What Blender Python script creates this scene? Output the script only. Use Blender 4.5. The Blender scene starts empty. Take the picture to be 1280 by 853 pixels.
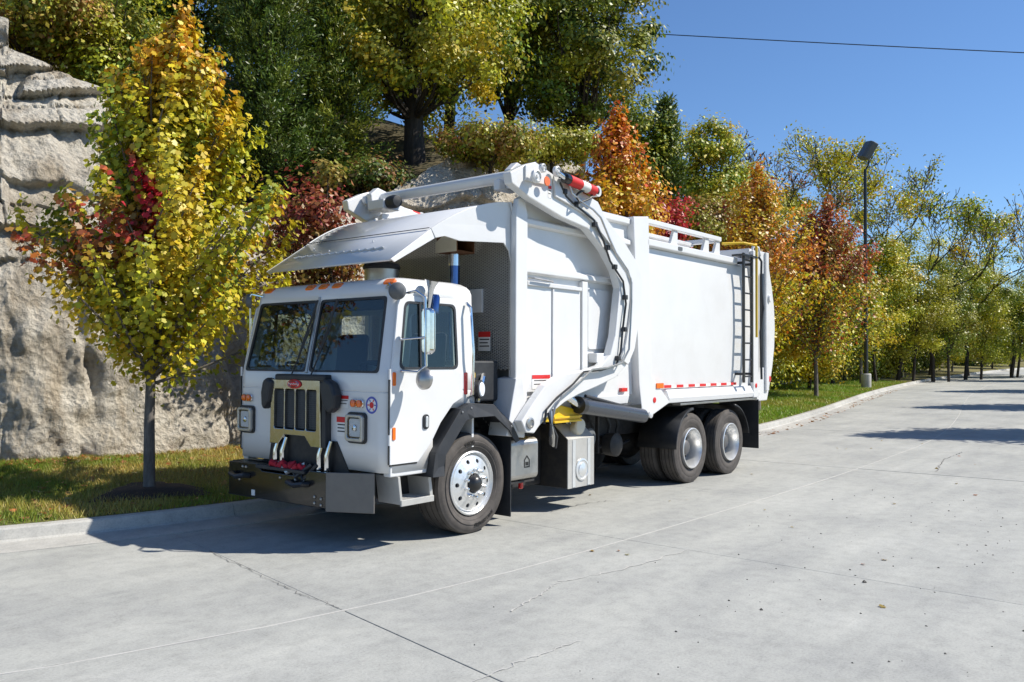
import bpy, bmesh, math, random
import numpy as np
from mathutils import Vector, Matrix
SC = bpy.context.scene
COL = SC.collection
random.seed(7)
RNG = np.random.default_rng(7)
R = math.radians

# ------------------------------------------------------------------ camera, sky, sun, exposure
CAM = np.array([6.694, 7.149, 1.809]); YAW = -2.4585; PITCH = 0.0223; ROLL = 0.0043; FPX = 1066.97
def cam_axes():
    f = np.array([math.cos(PITCH)*math.cos(YAW), math.cos(PITCH)*math.sin(YAW), math.sin(PITCH)])
    r = np.cross(f, [0, 0, 1.0]); r /= np.linalg.norm(r); u = np.cross(r, f)
    return f, r*math.cos(ROLL)+u*math.sin(ROLL), -r*math.sin(ROLL)+u*math.cos(ROLL)
CF, CR, CU = cam_axes()
cam_data = bpy.data.cameras.new('camera'); cam = bpy.data.objects.new('camera', cam_data); COL.objects.link(cam)
cam.matrix_world = Matrix(((CR[0], CU[0], -CF[0], CAM[0]), (CR[1], CU[1], -CF[1], CAM[1]), (CR[2], CU[2], -CF[2], CAM[2]), (0, 0, 0, 1)))
cam_data.sensor_width = 36; cam_data.lens = FPX/1280*36; cam_data.clip_start = 0.1; cam_data.clip_end = 3000
SC.camera = cam

SUN_D = Vector((0.588, -0.713, -1.0)).normalized()          # the way the sunlight travels
world = bpy.data.worlds.new('World'); SC.world = world; world.use_nodes = True
wn = world.node_tree; bg = wn.nodes['Background']; bg.inputs['Strength'].default_value = 0.11
sky = wn.nodes.new('ShaderNodeTexSky'); sky.sky_type = 'NISHITA'; sky.sun_disc = False
sky.sun_elevation = math.asin(-SUN_D.z); sky.sun_rotation = math.atan2(-SUN_D.x, -SUN_D.y)
sky.air_density = 1.0; sky.dust_density = 0.0; sky.ozone_density = 9.0; sky.altitude = 200
wn.links.new(sky.outputs[0], bg.inputs[0])
sun_data = bpy.data.lights.new('sun', 'SUN'); sun_data.energy = 5.0; sun_data.angle = R(0.5); sun_data.color = (1.0, 0.94, 0.84)
sun = bpy.data.objects.new('sun', sun_data); COL.objects.link(sun); sun.location = (-20, 25, 40)
sun.rotation_euler = SUN_D.to_track_quat('-Z', 'Y').to_euler()
SC.view_settings.view_transform = 'Standard'; SC.view_settings.look = 'None'
SC.view_settings.exposure = 0.40; SC.view_settings.gamma = 1.0
SC.render.engine = 'CYCLES'; SC.cycles.use_denoising = True; SC.cycles.max_bounces = 8
SC.cycles.transparent_max_bounces = 16; SC.cycles.caustics_reflective = False; SC.cycles.caustics_refractive = False

# ------------------------------------------------------------------ measuring helpers
def ray(px, py): return CF*FPX+CR*(px-640)-CU*(py-426.5)
def S(px, py, y=1.25):
    """(x, z) where the sight line through a pixel meets the plane y = const (a side of the truck)."""
    d = ray(px, py); t = (y-CAM[1])/d[1]; P = CAM+t*d
    return float(P[0]), float(P[2])
def SL(pts, y=1.25): return [S(a, b, y) for a, b in pts]
def FX(px, py, x=1.24):
    d = ray(px, py); t = (x-CAM[0])/d[0]; P = CAM+t*d
    return float(P[1]), float(P[2])
def AT(px, py, depth):
    d = ray(px, py); return CAM+d*(depth/FPX)

# ------------------------------------------------------------------ materials
def new_mat(name):
    m = bpy.data.materials.new(name); m.use_nodes = True
    return m, m.node_tree, m.node_tree.nodes['Principled BSDF']
def coord(nt, scale=(1, 1, 1), kind='Object'):
    tc = nt.nodes.new('ShaderNodeTexCoord'); mp = nt.nodes.new('ShaderNodeMapping'); mp.inputs['Scale'].default_value = scale
    nt.links.new(tc.outputs[kind], mp.inputs['Vector']); return mp.outputs['Vector']
def noise(nt, vec, scale, detail=4, rough=.55):
    n = nt.nodes.new('ShaderNodeTexNoise'); n.inputs['Scale'].default_value = scale; n.inputs['Detail'].default_value = detail
    n.inputs['Roughness'].default_value = rough; nt.links.new(vec, n.inputs['Vector']); return n.outputs['Fac']
def ramp(nt, fac, stops):
    r = nt.nodes.new('ShaderNodeValToRGB'); e = r.color_ramp.elements
    while len(e) < len(stops): e.new(.5)
    for k, (p, c) in enumerate(stops): e[k].position = p; e[k].color = (*c, 1) if len(c) == 3 else c
    nt.links.new(fac, r.inputs['Fac']); return r.outputs['Color']
def mix(nt, a, b, fac, mode='MIX'):
    m = nt.nodes.new('ShaderNodeMix'); m.data_type = 'RGBA'; m.blend_type = mode
    for s, v in ((m.inputs['A'], a), (m.inputs['B'], b), (m.inputs['Factor'], fac)):
        if hasattr(v, 'links'): nt.links.new(v, s)
        elif isinstance(v, (int, float)): s.default_value = v
        else: s.default_value = (*v, 1)
    return m.outputs['Result']
def bump(nt, b, h, strength=.3, dist=.02):
    n = nt.nodes.new('ShaderNodeBump'); n.inputs['Strength'].default_value = strength; n.inputs['Distance'].default_value = dist
    nt.links.new(h, n.inputs['Height']); nt.links.new(n.outputs[0], b.inputs['Normal'])
def simple(name, col, rough=.5, metal=0, coat=0, dirt=.12, dirt_col=None, spec=.5, scale=6, bmp=0):
    m, nt, b = new_mat(name); v = coord(nt, kind='Object')
    f = noise(nt, v, scale, 6, .65); dc = dirt_col or tuple(c*.55+.03 for c in col)
    fr = ramp(nt, f, [(.42, (0, 0, 0)), (.75, (dirt,)*3)])
    nt.links.new(mix(nt, col, dc, fr), b.inputs['Base Color'])
    f2 = noise(nt, v, scale*3, 4); mr = nt.nodes.new('ShaderNodeMapRange'); nt.links.new(f2, mr.inputs[0])
    mr.inputs[3].default_value = max(.02, rough-.1); mr.inputs[4].default_value = min(1, rough+.12)
    nt.links.new(mr.outputs[0], b.inputs['Roughness'])
    b.inputs['Metallic'].default_value = metal; b.inputs['Coat Weight'].default_value = coat; b.inputs['Coat Roughness'].default_value = .06
    b.inputs['Specular IOR Level'].default_value = spec
    if bmp: bump(nt, b, noise(nt, v, 60, 4), bmp, .005)
    return m
M = {}
M['white'] = simple('white_paint', (.71, .715, .715), .34, 0, .4, .30, (.56, .55, .53), scale=2.2)
M['white2'] = simple('white_paint_worn', (.68, .685, .69), .42, 0, .25, .4, (.45, .44, .41), scale=3)
M['visor'] = simple('grey_steel_sheet', (.62, .635, .65), .35, 0.1, .3, .25, (.4, .4, .4), scale=2)
M['black'] = simple('black_satin_paint', (.012, .013, .015), .35, 0, .2, .5, (.04, .038, .035))
M['gloss'] = simple('black_gloss_paint', (.008, .008, .009), .22, 0, .25, .25, (.03, .03, .03))
M['under'] = simple('dark_chassis', (.018, .018, .019), .6, 0, 0, .8, (.055, .048, .04), scale=9)
M['plastic'] = simple('black_plastic', (.02, .022, .026), .5, 0, 0, .4, (.06, .06, .06))
M['step'] = simple('dull_aluminium', (.50, .49, .46), .42, .25, 0, .4, (.3, .29, .27))
M['grillechrome'] = simple('grille_chrome', (.52, .52, .50), .16, 1, 0, .3, (.3, .3, .3))
M['chrome'] = simple('chrome', (.78, .79, .80), .10, 1, 0, .2, (.4, .4, .4))
M['alu'] = simple('polished_aluminium', (.84, .84, .83), .36, .75, 0, .35, (.6, .6, .58), scale=14)
M['brushed'] = simple('brushed_steel', (.50, .49, .47), .38, 1, 0, .45, (.3, .29, .27), scale=8)
M['plate'] = simple('matt_steel_plate', (.16, .155, .15), .45, .5, 0, .4, (.1, .1, .1))
M['cylinder'] = simple('grey_blue_cylinder', (.045, .052, .066), .3, .1, .4, .35, (.06, .06, .06))
M['yellow'] = simple('yellow_paint', (.78, .50, .01), .4, 0, .3, .3, (.4, .27, .03))
M['red'] = simple('red_lens', (.62, .01, .012), .2, 0, .6, 0)
M['redrag'] = simple('red_cloth', (.42, .01, .03), .85, 0, 0, .4, bmp=.4)
M['orange'] = simple('amber_lens', (.85, .16, .01), .2, 0, .6, 0)
M['blue'] = simple('blue_paint', (.02, .07, .33), .3, 0, .4, .2)
M['rust'] = simple('rusty_steel', (.20, .09, .045), .8, .2, 0, .8, (.07, .03, .02), scale=12)
M['cream'] = simple('cream_plastic', (.66, .63, .52), .45, 0, 0, .3)
M['seat'] = simple('grey_seat_fabric', (.06, .06, .065), .9, 0, 0, .3)
M['dash'] = simple('dark_dash', (.03, .03, .03), .6, 0, 0, .3)
M['label'] = simple('white_vinyl', (.78, .78, .76), .5, 0, 0, .1)
M['ink'] = simple('black_ink', (.02, .02, .02), .6, 0, 0, 0)
M['redink'] = simple('red_ink', (.62, .02, .02), .5, 0, 0, 0)
M['blueink'] = simple('blue_ink', (.08, .10, .42), .5, 0, 0, 0)
M['greyplate'] = simple('grey_enamel', (.11, .12, .13), .5, 0, 0, .35)
M['lamp'] = simple('lamp_sky_white', (.86, .90, .95), .15, 0, .6, .05)  # bluish white paints in the sky's reflection on the lamp glass
M['galv'] = simple('galvanised_steel', (.50, .50, .48), .5, .2, 0, .3)
M['shadegrey'] = simple('shaded_wall_grey', (.24, .24, .235), .6, 0, 0, .3)  # white hopper wall behind the mesh, its shade put into the colour
M['stack'] = simple('sky_tinted_chrome', (.10, .16, .34), .15, 1, 0, .2)  # plain chrome with the reflected blue sky put into its colour

def tyre_mat():
    m, nt, b = new_mat('tyre_rubber'); v = coord(nt)
    c = ramp(nt, noise(nt, v, 7, 6, .7), [(.3, (.045, .04, .036)), (.7, (.10, .087, .078))])
    nt.links.new(c, b.inputs['Base Color']); b.inputs['Roughness'].default_value = .78
    bump(nt, b, noise(nt, v, 90, 3), .25, .004); return m
M['tyre'] = tyre_mat()
M['letter'] = simple('tyre_lettering', (.012, .011, .01), .7, 0, 0, 0)

def glass_mat(name, tint, refl=.06):
    m = bpy.data.materials.new(name); m.use_nodes = True; nt = m.node_tree; nt.nodes.clear()
    o = nt.nodes.new('ShaderNodeOutputMaterial'); t = nt.nodes.new('ShaderNodeBsdfTransparent'); t.inputs[0].default_value = (*tint, 1)
    g = nt.nodes.new('ShaderNodeBsdfGlossy'); g.inputs['Roughness'].default_value = .015
    lw = nt.nodes.new('ShaderNodeLayerWeight'); lw.inputs[0].default_value = .5; pw = nt.nodes.new('ShaderNodeMath'); pw.operation = 'POWER'; nt.links.new(lw.outputs['Facing'], pw.inputs[0]); pw.inputs[1].default_value = 5
    fr = nt.nodes.new('ShaderNodeMath'); fr.operation = 'MULTIPLY_ADD'; nt.links.new(pw.outputs[0], fr.inputs[0]); fr.inputs[1].default_value = .92; fr.inputs[2].default_value = refl
    mx = nt.nodes.new('ShaderNodeMixShader'); nt.links.new(fr.outputs[0], mx.inputs[0]); nt.links.new(t.outputs[0], mx.inputs[1]); nt.links.new(g.outputs[0], mx.inputs[2])
    nt.links.new(mx.outputs[0], o.inputs[0]); return m
M['glass'] = glass_mat('tinted_glass', (.70, .76, .74))
M['lens'] = glass_mat('clear_lens', (.9, .92, .94))

def leaf_mat():
    m = bpy.data.materials.new('leaf'); m.use_nodes = True; nt = m.node_tree; nt.nodes.clear()
    o = nt.nodes.new('ShaderNodeOutputMaterial'); a = nt.nodes.new('ShaderNodeAttribute'); a.attribute_name = 'Col'
    p = nt.nodes.new('ShaderNodeBsdfPrincipled'); p.inputs['Roughness'].default_value = .45; p.inputs['Specular IOR Level'].default_value = .45
    t = nt.nodes.new('ShaderNodeBsdfTranslucent'); mx = nt.nodes.new('ShaderNodeMixShader'); mx.inputs[0].default_value = .26
    nt.links.new(a.outputs['Color'], p.inputs['Base Color']); nt.links.new(a.outputs['Color'], t.inputs[0])
    nt.links.new(p.outputs[0], mx.inputs[1]); nt.links.new(t.outputs[0], mx.inputs[2]); nt.links.new(mx.outputs[0], o.inputs[0]); return m
M['leaf'] = leaf_mat()
def bark_mat(name, a, bb):
    m, nt, b = new_mat(name); v = coord(nt, (1, 1, .25)); f = noise(nt, v, 14, 8, .7)
    nt.links.new(ramp(nt, f, [(.3, a), (.7, bb)]), b.inputs['Base Color']); b.inputs['Roughness'].default_value = .9
    bump(nt, b, f, .7, .03); return m
M['bark'] = bark_mat('grey_bark', (.07, .062, .055), (.21, .19, .17))
M['darkbark'] = bark_mat('dark_bark', (.018, .014, .011), (.07, .056, .045))

def concrete(name, base, dark, light):
    m, nt, b = new_mat(name); v = coord(nt, kind='Generated'); tc = nt.nodes.new('ShaderNodeNewGeometry'); v = tc.outputs['Position']
    big = ramp(nt, noise(nt, v, .55, 6, .6), [(.25, dark), (.5, base), (.8, light)])
    mp = nt.nodes.new('ShaderNodeMapping'); mp.inputs['Scale'].default_value = (.25, 1.6, 1); nt.links.new(v, mp.inputs[0])
    st = ramp(nt, noise(nt, mp.outputs[0], 1.3, 5, .6), [(.36, (.88, .885, .89)), (.66, (1.03, 1.03, 1.02))])
    c = mix(nt, big, st, 1.0, 'MULTIPLY')
    fine = ramp(nt, noise(nt, v, 55, 6, .75), [(.32, (.78, .78, .78)), (.5, (1, 1, 1)), (.72, (1.13, 1.13, 1.12))])
    c = mix(nt, c, fine, 1.0, 'MULTIPLY')
    midn = ramp(nt, noise(nt, v, 7, 8, .72), [(.34, (.86, .86, .86)), (.52, (1, 1, 1)), (.7, (1.07, 1.07, 1.06))])
    c = mix(nt, c, midn, 1.0, 'MULTIPLY')
    # dark tar specks
    vo = nt.nodes.new('ShaderNodeTexVoronoi'); vo.inputs['Scale'].default_value = 9; nt.links.new(v, vo.inputs['Vector'])
    sp = ramp(nt, vo.outputs['Distance'], [(.025, (.35,)*3), (.05, (1,)*3)])
    gate = ramp(nt, noise(nt, v, .9, 3), [(.5, (0,)*3), (.62, (1,)*3)])
    c = mix(nt, c, sp, gate, 'MULTIPLY')
    nt.links.new(c, b.inputs['Base Color']); b.inputs['Roughness'].default_value = .78; b.inputs['Specular IOR Level'].default_value = .3
    bump(nt, b, noise(nt, v, 70, 5, .7), .35, .006); return m
M['concrete'] = concrete('road_concrete', (.385, .388, .365), (.30, .304, .295), (.46, .462, .435))
M['kerb'] = concrete('kerb_concrete', (.44, .43, .40), (.33, .32, .30), (.52, .51, .48))
M['joint'] = simple('joint_dirt', (.12, .115, .11), .95, 0, 0, .5)
M['jointlight'] = simple('joint_dust', (.50, .49, .46), .95, 0, 0, .4)

def soil(name, a, bb):
    m, nt, b = new_mat(name); g = nt.nodes.new('ShaderNodeNewGeometry'); v = g.outputs['Position']
    c = ramp(nt, noise(nt, v, 1.3, 8, .65), [(.35, a), (.65, bb)])
    nt.links.new(c, b.inputs['Base Color']); b.inputs['Roughness'].default_value = .95; bump(nt, b, noise(nt, v, 30, 5), .6, .03); return m
M['turf'] = soil('turf', (.10, .11, .025), (.22, .17, .06))
M['woodfloor'] = soil('leaf_litter', (.05, .045, .02), (.10, .075, .03))
M['mulch'] = soil('bark_mulch', (.018, .012, .01), (.05, .035, .028))
def rock_mat():
    m, nt, b = new_mat('limestone'); g = nt.nodes.new('ShaderNodeNewGeometry'); v = g.outputs['Position']
    mp = nt.nodes.new('ShaderNodeMapping'); mp.inputs['Scale'].default_value = (.35, .35, 1.5); nt.links.new(v, mp.inputs[0])
    c = ramp(nt, noise(nt, mp.outputs[0], 1.5, 8, .62), [(.26, (.32, .28, .22)), (.45, (.52, .475, .40)), (.7, (.65, .61, .53))])
    mp2 = nt.nodes.new('ShaderNodeMapping'); mp2.inputs['Scale'].default_value = (1.2, 1.2, .16); nt.links.new(v, mp2.inputs[0])
    stain = ramp(nt, noise(nt, mp2.outputs[0], 1.6, 5, .6), [(.36, (.62, .55, .46)), (.52, (1, 1, 1))])
    c = mix(nt, c, stain, .8, 'MULTIPLY')
    f = noise(nt, v, 16, 8, .7)
    c = mix(nt, c, ramp(nt, f, [(.3, (.62, .6, .58)), (.55, (1.08, 1.08, 1.06))]), .8, 'MULTIPLY')
    nt.links.new(c, b.inputs['Base Color']); b.inputs['Roughness'].default_value = .92; vo = nt.nodes.new('ShaderNodeTexVoronoi'); vo.inputs['Scale'].default_value = 11; nt.links.new(v, vo.inputs['Vector'])
    h2 = nt.nodes.new('ShaderNodeMath'); h2.operation = 'MULTIPLY_ADD'; nt.links.new(vo.outputs['Distance'], h2.inputs[0]); h2.inputs[1].default_value = .6; nt.links.new(f, h2.inputs[2])
    bump(nt, b, h2.outputs[0], 1.0, .09); return m
M['rock'] = rock_mat()

# ------------------------------------------------------------------ mesh helpers
class MB:
    def __init__(s): s.v = []; s.f = []
    def add(s, v, f):
        o = len(s.v); s.v += [tuple(p) for p in v]; s.f += [tuple(o+i for i in q) for q in f]; return s
    def box(s, x0, x1, y0, y1, z0, z1):
        x0, x1 = sorted((x0, x1)); y0, y1 = sorted((y0, y1)); z0, z1 = sorted((z0, z1))
        v = [(x0,y0,z0),(x1,y0,z0),(x1,y1,z0),(x0,y1,z0),(x0,y0,z1),(x1,y0,z1),(x1,y1,z1),(x0,y1,z1)]
        return s.add(v, [(0,3,2,1),(4,5,6,7),(0,1,5,4),(1,2,6,5),(2,3,7,6),(3,0,4,7)])
    def beam(s, p0, p1, w, h, up=(0, 0, 1)):
        p0 = Vector(p0); p1 = Vector(p1); d = (p1-p0).normalized(); u = Vector(up); sd = d.cross(u)
        if sd.length < 1e-4: sd = d.cross(Vector((1, 0, 0)))
        sd.normalize(); u = sd.cross(d); a = sd*w/2; b = u*h/2
        v = [p0-a-b, p0+a-b, p0+a+b, p0-a+b, p1-a-b, p1+a-b, p1+a+b, p1-a+b]
        return s.add(v, [(0,1,2,3),(7,6,5,4),(0,4,5,1),(1,5,6,2),(2,6,7,3),(3,7,4,0)])
    def prism(s, pts, a, b, axis='y'):
        n = len(pts); mk = {'y': lambda p, t: (p[0], t, p[1]), 'x': lambda p, t: (t, p[0], p[1]), 'z': lambda p, t: (p[0], p[1], t)}[axis]
        v = [mk(p, a) for p in pts]+[mk(p, b) for p in pts]
        f = [tuple(range(n)), tuple(range(2*n-1, n-1, -1))]+[(i, i+n, (i+1) % n+n, (i+1) % n) for i in range(n)]
        return s.add(v, f)
    def tube(s, path, r, n=8, caps=True):
        P = [Vector(p) for p in path]; rs = r if isinstance(r, (list, tuple, np.ndarray)) else [r]*len(P)
        ref = None; v = []
        for i, p in enumerate(P):
            d = (P[min(i+1, len(P)-1)]-P[max(i-1, 0)])
            if d.length < 1e-9: d = Vector((0, 0, 1))
            d.normalize()
            if ref is None: ref = Vector((0, 0, 1)) if abs(d.z) < .9 else Vector((1, 0, 0))
            a = (ref-d*ref.dot(d)); a = a.normalized() if a.length > 1e-6 else d.orthogonal().normalized(); ref = a; b = d.cross(a)
            for k in range(n):
                t = 2*math.pi*k/n; v.append(p+(a*math.cos(t)+b*math.sin(t))*rs[i])
        f = [(i*n+k, i*n+(k+1) % n, (i+1)*n+(k+1) % n, (i+1)*n+k) for i in range(len(P)-1) for k in range(n)]
        if caps: f += [tuple(range(n-1, -1, -1)), tuple((len(P)-1)*n+k for k in range(n))]
        return s.add(v, f)
    def lathe(s, prof, o, axis=(0, 1, 0), n=32, closed=False):
        o = Vector(o); d = Vector(axis).normalized(); a = Vector((0, 0, 1)) if abs(d.z) < .9 else Vector((1, 0, 0)); b = d.cross(a)
        v = []; m = len(prof)
        for r, h in prof:
            for k in range(n):
                t = 2*math.pi*k/n; v.append(o+d*h+(a*math.cos(t)+b*math.sin(t))*r)
        f = [(i*n+k, i*n+(k+1) % n, ((i+1) % m)*n+(k+1) % n, ((i+1) % m)*n+k) for i in range(m if closed else m-1) for k in range(n)]
        if not closed:
            if prof[0][0] > 1e-4: f.append(tuple(range(n-1, -1, -1)))
            if prof[-1][0] > 1e-4: f.append(tuple((m-1)*n+k for k in range(n)))
        return s.add(v, f)
    def cyl(s, p0, p1, r, n=20):
        p0 = Vector(p0); d = Vector(p1)-p0; return s.lathe([(r, 0), (r, d.length)], p0, d, n)
    def build(s, name, mat, parent=None, smooth=True, bevel=0, seg=2, angle=35):
        me = bpy.data.meshes.new(name); me.from_pydata([tuple(p) for p in s.v], [], s.f); me.validate()
        bm = bmesh.new(); bm.from_mesh(me); bmesh.ops.recalc_face_normals(bm, faces=bm.faces); bm.to_mesh(me); bm.free()
        return finish(me, name, mat, parent, smooth, bevel, seg, angle)
def finish(me, name, mat, parent=None, smooth=True, bevel=0, seg=2, angle=35):
    if mat: me.materials.append(M[mat] if isinstance(mat, str) else mat)
    if smooth and len(me.polygons):
        me.polygons.foreach_set('use_smooth', [True]*len(me.polygons)); me.set_sharp_from_angle(angle=R(angle))
    o = bpy.data.objects.new(name, me); COL.objects.link(o)
    if parent: o.parent = parent
    if bevel:
        b = o.modifiers.new('bevel', 'BEVEL'); b.width = bevel; b.segments = seg; b.limit_method = 'ANGLE'; b.angle_limit = R(40); b.harden_normals = False
    return o
def plate(name, mat, parent, outer, holes=(), mp=None, nrm=(0, 1, 0), th=.02, bevel=0):
    """a flat sheet with holes, th thick along -nrm; mp turns a 2D point into a 3D one"""
    bm = bmesh.new(); es = []
    for loop in [outer]+list(holes):
        vs = [bm.verts.new(mp(*p)) for p in loop]
        es += [bm.edges.new((vs[i], vs[(i+1) % len(vs)])) for i in range(len(vs))]
    bmesh.ops.triangle_fill(bm, use_beauty=True, edges=es, normal=Vector(nrm))
    n = Vector(nrm).normalized()
    for f in bm.faces:
        f.normal_update()
        if f.normal.dot(n) < 0: f.normal_flip()
    top = list(bm.faces); r = bmesh.ops.extrude_face_region(bm, geom=top)
    vs = [g for g in r['geom'] if isinstance(g, bmesh.types.BMVert)]
    bmesh.ops.translate(bm, verts=vs, vec=-n*th)
    bmesh.ops.recalc_face_normals(bm, faces=bm.faces)
    me = bpy.data.meshes.new(name); bm.to_mesh(me); bm.free()
    return finish(me, name, mat, parent, False, bevel)
def rrect(u0, u1, v0, v1, r, n=5):
    out = []
    for cx, cy, a0 in ((u1-r, v1-r, 0), (u0+r, v1-r, 90), (u0+r, v0+r, 180), (u1-r, v0+r, 270)):
        for k in range(n+1):
            t = R(a0+90*k/n); out.append((cx+r*math.cos(t), cy+r*math.sin(t)))
    return out
def rquad(c, r, n=5):
    """a quad with rounded corners"""
    out = []
    for i in range(4):
        p = Vector(c[i]); a = Vector(c[i-1])-p; b = Vector(c[(i+1) % 4])-p
        p0 = p+a.normalized()*r; p1 = p+b.normalized()*r
        for k in range(n+1):
            t = k/n; q = p0*(1-t)**2+p*2*t*(1-t)+p1*t*t; out.append((q.x, q.y))
    return out
def empty(name, loc=(0, 0, 0), label=None, cat=None, group=None):
    o = bpy.data.objects.new(name, None); COL.objects.link(o); o.location = loc; o.empty_display_size = .2
    tag(o, label, cat, group); return o
def tag(o, label=None, cat=None, group=None, kind=None):
    if label: o['label'] = label
    if cat: o['category'] = cat
    if group: o['group'] = group
    if kind: o['kind'] = kind
    return o
def copy_of(o, parent=None, name=None):
    c = o.copy(); COL.objects.link(c); c.parent = parent
    return c
def circle(cx, cy, r, n=20): return [(cx+r*math.cos(2*math.pi*k/n), cy+r*math.sin(2*math.pi*k/n)) for k in range(n)]
def text_mesh(body, size, depth):
    c = bpy.data.curves.new('txt', 'FONT'); c.body = body; c.size = size; c.extrude = depth; c.align_x = 'CENTER'; c.resolution_u = 3
    o = bpy.data.objects.new('txt', c); COL.objects.link(o); bpy.context.view_layer.update()
    me = bpy.data.meshes.new_from_object(o.evaluated_get(bpy.context.evaluated_depsgraph_get()))
    bpy.data.objects.remove(o); bpy.data.curves.remove(c); return me

# numpy value noise
_T = np.random.default_rng(3).random((64, 64, 64))
def vnoise(x, y, z):
    xi = np.floor(x).astype(int); yi = np.floor(y).astype(int); zi = np.floor(z).astype(int)
    fx = x-xi; fy = y-yi; fz = z-zi; fx = fx*fx*(3-2*fx); fy = fy*fy*(3-2*fy); fz = fz*fz*(3-2*fz)
    g = lambda a, b, c: _T[(xi+a) & 63, (yi+b) & 63, (zi+c) & 63]
    return ((g(0,0,0)*(1-fx)+g(1,0,0)*fx)*(1-fy)+(g(0,1,0)*(1-fx)+g(1,1,0)*fx)*fy)*(1-fz)+((g(0,0,1)*(1-fx)+g(1,0,1)*fx)*(1-fy)+(g(0,1,1)*(1-fx)+g(1,1,1)*fx)*fy)*fz
def fbm(x, y, z, o=4):
    s = 0; a = .5
    for k in range(o): s = s+a*vnoise(x*2**k+k*7.3, y*2**k+k*3.1, z*2**k+k*5.7); a *= .5
    return s

# ------------------------------------------------------------------ ground, road, kerb, verge, rock
def gz(x):
    t = np.maximum(0, -12-np.maximum(x, -160)); return .013*t*t/(t+4)
KP = np.array([(24,-30),(19,-21),(14,-12.3),(10,-7.2),(7.5,-4.7),(5.5,-3.05),(4.4,-2.4),(3.43,-1.95),(2.24,-1.64),(.76,-1.44),(-2,-1.36),(-6,-1.36),(-10,-1.48),(-15.25,-1.81),(-21.9,-2.75),(-34.8,-4.95),(-47,-6.5),(-59,-7.5),(-78,-8.2),(-98,-8.2),(-140,-7),(-220,-5)], float)
def catmull(P, per=12):
    out = []
    for i in range(len(P)-1):
        p0 = P[max(i-1, 0)]; p1 = P[i]; p2 = P[i+1]; p3 = P[min(i+2, len(P)-1)]
        for t in np.linspace(0, 1, per, endpoint=False):
            out.append(.5*((2*p1)+(-p0+p2)*t+(2*p0-5*p1+4*p2-p3)*t*t+(-p0+3*p1-3*p2+p3)*t**3))
    return np.array(out+[P[-1]])
KC = catmull(KP); KS = np.concatenate([[0], np.cumsum(np.linalg.norm(np.diff(KC, axis=0), axis=1))])
def kerb_at(s):
    s = np.asarray(s, float); x = np.interp(s, KS, KC[:, 0]); y = np.interp(s, KS, KC[:, 1])
    e = .3; dx = np.interp(s+e, KS, KC[:, 0])-np.interp(s-e, KS, KC[:, 0]); dy = np.interp(s+e, KS, KC[:, 1])-np.interp(s-e, KS, KC[:, 1])
    l = np.hypot(dx, dy); return x, y, dy/l, -dx/l          # point and the normal towards the road (+y)
def off(s, d, z=0):
    """a point d metres to the road side of the kerb (negative: on the verge)"""
    x, y, nx, ny = kerb_at(s); px, py = x+nx*d, y+ny*d
    return px, py, gz(px)+z
def s_of_x(x): return float(np.interp(-x, -KC[:, 0], KS))
def strip(ss, ds, zf, name, mat, parent=None, smooth=True):
    """a sheet swept along the kerb: offsets ds, heights zf(s, d)"""
    ss = np.asarray(ss, float); v = []; n = len(ds)
    for d in ds:
        x, y, z = off(ss, d if np.isscalar(d) else d, 0); v.append(np.stack([x, y, z+zf(ss, d)], 1))
    V = np.stack(v, 1).reshape(-1, 3); F = [(i*n+j, i*n+j+1, (i+1)*n+j+1, (i+1)*n+j) for i in range(len(ss)-1) for j in range(n-1)]
    b = MB(); b.v = [tuple(p) for p in V]; b.f = F; o = b.build(name, mat, parent, smooth)
    return o
S0, S1 = s_of_x(22), s_of_x(-200)
grd = MB(); gx = np.concatenate([[-900], np.linspace(-160, 0, 17), [900]])
for x in gx: grd.v += [(x, -900, float(gz(x))-.3), (x, 900, float(gz(x))-.3)]
grd.f = [(2*i, 2*i+1, 2*i+3, 2*i+2) for i in range(len(gx)-1)]
tag(grd.build('ground', 'turf', None, False), kind='structure')

RW = 8.7                                                      # road width
ss_all = np.concatenate([np.arange(S0, s_of_x(-60), 1.0), np.linspace(s_of_x(-60), S1, 40)])
road = tag(strip(ss_all, [-.05, RW/2, RW+.1], lambda s, d: -.02, 'road', 'joint'), kind='structure')
def solid_strip(ss, prof, name, mat, parent, bevel=0):
    """a closed bar swept along the kerb; prof = [(offset, height)] counter-clockwise"""
    b = MB(); n = len(prof); V = []
    for d, z in prof:
        x, y, g = off(np.asarray(ss), d); V.append(np.stack([x, y, g+z], 1))
    V = np.stack(V, 1).reshape(-1, 3); b.v = [tuple(p) for p in V]; m = len(ss)
    b.f = [(i*n+j, i*n+(j+1) % n, (i+1)*n+(j+1) % n, (i+1)*n+j) for i in range(m-1) for j in range(n)]+[tuple(range(n)), tuple((m-1)*n+j for j in range(n-1, -1, -1))]
    return b.build(name, mat, parent, False, bevel)
joint_x = [11.5, 8.2, 5.0, 1.95, -.85, -4.4, -8.1]+[-11.9-3.7*k for k in range(16)]
js = [s_of_x(x) for x in joint_x]
lanes = [(.46, 3.947), (3.965, RW)]
for i in range(len(js)-1):
    for a, b_ in lanes:
        g = .003; dz = random.uniform(-.003, .003)
        ssx = np.linspace(js[i]+g, js[i+1]-g, 5)
        solid_strip(ssx, [(a, -.015), (b_, -.015), (b_, dz), (a, dz)], 'concrete_slab', 'concrete', road, .004)
far_s = np.linspace(js[-1]+.006, S1, 60)
for a, b_ in lanes: tag(solid_strip(far_s, [(a, -.015), (b_, -.015), (b_, 0), (a, 0)], 'concrete_lane', 'concrete', road))
ssj = np.linspace(js[1], js[-1], 90)
solid_strip(ssj, [(3.949, -.016), (3.963, -.016), (3.963, .001), (3.949, .001)], 'joint_seal', 'jointlight', road)
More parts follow.
